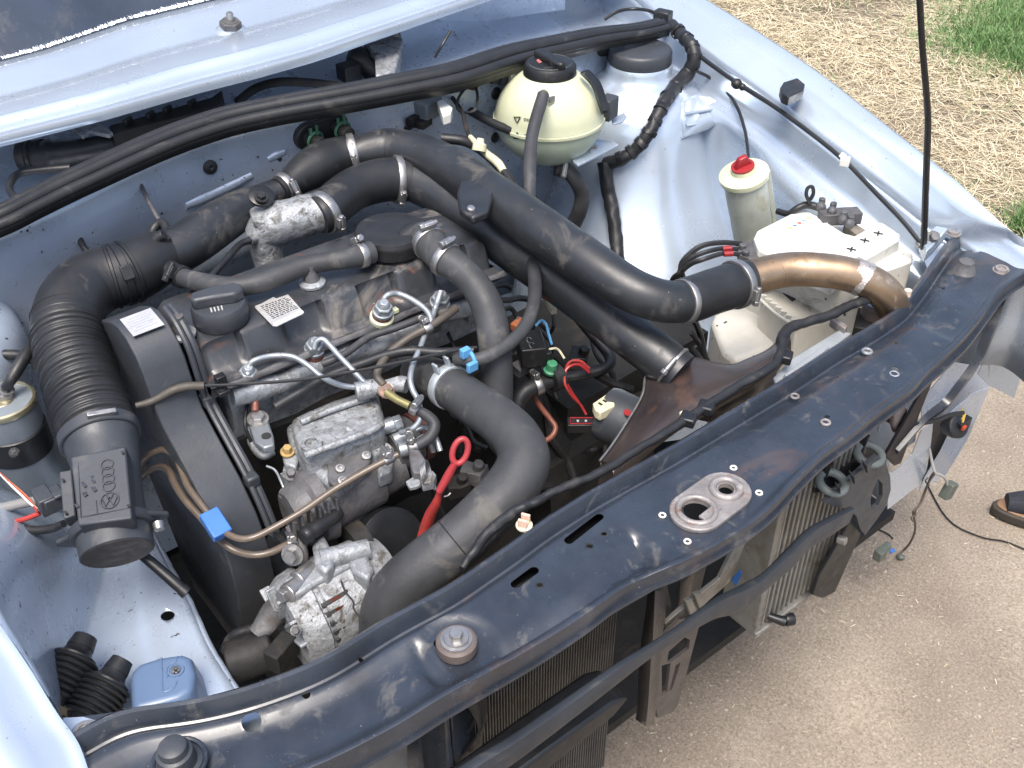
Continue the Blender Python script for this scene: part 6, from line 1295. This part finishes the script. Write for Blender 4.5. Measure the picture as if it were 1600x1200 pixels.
# vertical black lamp panel and lower crossbar to the corner
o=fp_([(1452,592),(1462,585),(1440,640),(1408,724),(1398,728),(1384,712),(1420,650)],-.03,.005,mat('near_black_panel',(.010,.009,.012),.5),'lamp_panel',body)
m=M(); PB=[(1566,468,-.02,11),(1548,510,-.03,15),(1528,560,-.035,12),(1503,598,-.035,12),(1475,632,-.03,12),(1440,660,-.03,10),(1400,705,-.03,8)]
p=[WY(u,v,y) for u,v,y,r in PB]; m.tube(p,[q[3]*mpp(w_) for q,w_ in zip(PB,p)],sub=6,prof=[(-.5,-1),(.5,-1),(.6,0),(.5,1),(-.5,1)],hint=V(0,0,1)); obj('corner_strap',m,BLACKP,slam)
obj('hanging_pads',M().prism([WY(u,v,-.02) for u,v in ((1400,640),(1412,632),(1419,640),(1416,668),(1402,680),(1397,665))],(0,.01,0)),mat('pink_grey_pad',(.20,.17,.17),.6,0,.25,60),label='worn pinkish grey oval pad hanging behind the front panel',cat='pad',bevel=.003)
wire('lamp_cable','black cable running to the orange marked lamp socket','cable',[(1380,652),(1400,662),(1430,662),(1460,658),(1485,648),(1505,645)],[.56,.54,.52],3.5,RUBBER)
# ---- nose sheet metal of the far fender
def nose(pts,ma=PAINT,th=.0015,nm='nose_sheet'):
    m=M().prism([WY(u,v,y) for u,v,y in pts],(.0,th,0)); return obj(nm,m,ma,body)
nose([(1590,446,-.02),(1560,475,-.01),(1556,500,.0),(1548,540,.01),(1528,585,.01),(1545,602,.005),(1570,607,.0),(1584,622,-.03),(1592,600,-.03),(1606,540,-.03),(1606,440,-.03)],nm='fender_nose')
nose([(1482,648,.03),(1520,615,.03),(1546,606,.03),(1528,650,.03),(1510,690,.03),(1478,742,.03),(1436,768,.03),(1446,745,.03),(1470,705,.03),(1488,668,.03)],nm='lower_fender')
nose([(1458,662,.0),(1455,690,.0),(1448,735,.0),(1436,758,.0),(1387,796,.0),(1388,742,.0),(1408,730,.0),(1425,710,.0),(1440,672,.0)],MATS['silver_blue_paint'],nm='nose_channel')
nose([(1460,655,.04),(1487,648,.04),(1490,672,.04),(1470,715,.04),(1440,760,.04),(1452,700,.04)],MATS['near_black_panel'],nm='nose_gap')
nose([(1440,625,.05),(1470,590,.05),(1500,545,.05),(1540,500,.05),(1556,540,.05),(1545,605,.05),(1480,650,.05),(1440,660,.05)],PAINTD,nm='lamp_recess')
nose([(1370,700,.08),(1375,660,.08),(1440,612,.08),(1430,690,.08),(1395,715,.08)],PAINTD,nm='inner_nose')
# orange marked lamp socket, dangling connectors
so_=root('lamp_socket',W(1495,668,.48),'black lamp socket with an orange mark hanging at the far fender','lamp socket')
P=WY(1494,666,-.03); obj('socket_body',M().lathe(P,(-.2,-.8,.6),[(-.02,.014),(-.004,.019),(.006,.019),(.008,.015)],26).box(P+V(.01,.0,.0),(.03,.02,.022)),PLASTB,so_,bevel=.001)
obj('orange_mark',M().box(P+V(-.004,-.014,.008),(.009,.003,.006)),mat('orange_mark',(.45,.05,.015),.4),so_); obj('yellow_wire',M().px([(1503,640,.50,1.6),(1506,650,.50,1.8),(1503,655,.50,1.6)],6).px([(1508,646,.50,1.6),(1504,660,.495,1.6)],6),mat('yellow_wire',(.5,.33,.05),.5),so_)
dl=root('dangling_wires',W(1460,720,.2),'twisted bare wires dangling to the gravel from the nose with a plug at the end','wires')
def hz(l,r,ma,nm): 
    p=[WY(u,v,y) for u,v,y in l]; return obj(nm,M().tube(p,[r*mpp(q) for q in p],8,5),ma,dl)
BW=mat('brown_wire_strand',(.10,.075,.06),.6,0,.3,60)
hz([(1452,700,.0),(1456,720,-.01),(1461,738,-.02),(1470,742,-.02),(1477,748,-.02),(1480,757,-.02)],2.2,mat('pale_wire',(.35,.34,.32),.6),'wire')
hz([(1462,738,-.02),(1452,752,-.01),(1445,768,.0),(1436,790,.0),(1427,800,.0),(1430,818,.01),(1429,832,.01),(1422,848,.02),(1412,860,.03),(1402,868,.03)],1.8,BW,'wire')
hz([(1460,737,-.02),(1454,745,-.01),(1448,762,.0),(1440,784,.0),(1431,797,.0),(1428,812,.01)],1.4,BW,'wire')
for l in ([(1450,746,0),(1446,752,.0),(1452,758,0)],[(1432,805,0),(1424,808,0),(1426,815,0)]): hz(l,1.2,BW,'frayed_strand')
GC=mat('grey_green_connector',(.085,.10,.085),.5,0,.25,50,dirt=((.2,.18,.15),.25,50))
P=WY(1482,766,-.02); obj('connector',M().box(P,(.024,.016,.030),Matrix.Rotation(.4,3,'Y')).box(P+V(.004,0,-.014),(.018,.012,.006)),GC,dl,bevel=.0015)
P=WY(1375,866,.03); obj('connector',M().box(P,(.020,.016,.022)).box(P+V(.018,.002,.003),(.022,.012,.012)),GC,dl,bevel=.0015)
P=WY(1394,861,.03); obj('blue_tip',M().box(P,(.012,.006,.005)),BLUEC,dl,bevel=.001)
P=W(1407,868,.01)
m=M().ball(W(1407,870,.008),.008,(1,1,.7)).rough(.002,80); obj('pebble',m,GC,label='small grey green pebble beside the plug on the gravel',cat='pebble')
P=W(1358,830,.01); m=M().box(W(1357,829,.012),(.016,.010,.006),Matrix.Rotation(.4,3,'Z')); obj('yellow_scrap',m,mat('yellow_scrap',(.6,.58,.18),.6),label='small yellow scrap on the ground behind the bracket',cat='scrap',bevel=.001)
wire('ground_wire','thin dark wire lying in an arc on the gravel near the sandal','wire',[(1440,740),(1480,810),(1530,838),(1570,846),(1610,862)],[.004,.004,.004],1.2,GRIME)
wire('twig','thin dark twig lying on the gravel below the plug','twig',[(1366,824),(1388,835),(1395,842)],[.004,.004],1.2,GRIME)
# sandal
sn_=root('sandal',W(1590,790,0),'tan leather sandal with dark sock at the right edge on the gravel','sandal')
c0=W(1600,792,.03)
ax_=V(.62,-.78,0).normalized(); ax2=V(.78,.62,0)
m=M(); outl=[]
for k in range(28):
    a=2*PI*k/28; rx=.135; ry=.046*(1+.12*math.cos(a)); outl.append(V(c0.x,c0.y,0)+ (ax_*math.cos(a)*rx*1.0+ax2*math.sin(a)*ry)+ax_*.075)
m.prism([q+V(0,0,.026) for q in outl],(0,0,-.022)); obj('sole',m,mat('dark_sole',(.035,.028,.022),.7),sn_,bevel=.004)
m=M().prism([(q-(V(c0.x,c0.y,0)+ax_*.075))*.94+V(c0.x,c0.y,0)+ax_*.075+V(0,0,.031) for q in outl],(0,0,-.006)); obj('footbed',m,TAN,sn_,bevel=.003)
m=M().ball(V(c0.x,c0.y,.050)+ax_*.08,1,(.001,.001,.001)); m=M()
fc=V(c0.x,c0.y,.0)
rowsF=[]
for i in range(12):
    t=i/11; cpt=fc+ax_*(-.035+.20*t)+V(0,0,.034+.028*math.sin(PI*min(1,t*1.1)*.5)); w_=.033*math.sin(PI*(.12+.76*t))**.5*(1-.12*t); h_=.020+.022*t
    rowsF.append([cpt+ax2*math.cos(2*PI*k/16)*w_+V(0,0,math.sin(2*PI*k/16)*h_) for k in range(16)]+[cpt+ax2*w_])
m.grid(rowsF); m.bm.faces.new([m.bm.verts.new(q) for q in rowsF[0][:16]]); obj('sock',m,mat('dark_navy_sock',(.016,.018,.026),.85,0,.3,60,.5,300),sn_)
for t in (.085,.14):
    cpt=fc+ax_*t; m=M().tube([cpt+ax2*math.cos(a)*.047+V(0,0,.022+math.sin(a)*.075) for a in [PI*k/10 for k in range(11)]],.011,sub=2,prof=[(-1,-.12),(1,-.12),(1,.12),(-1,.12)]); obj('strap',m,TAN,sn_)
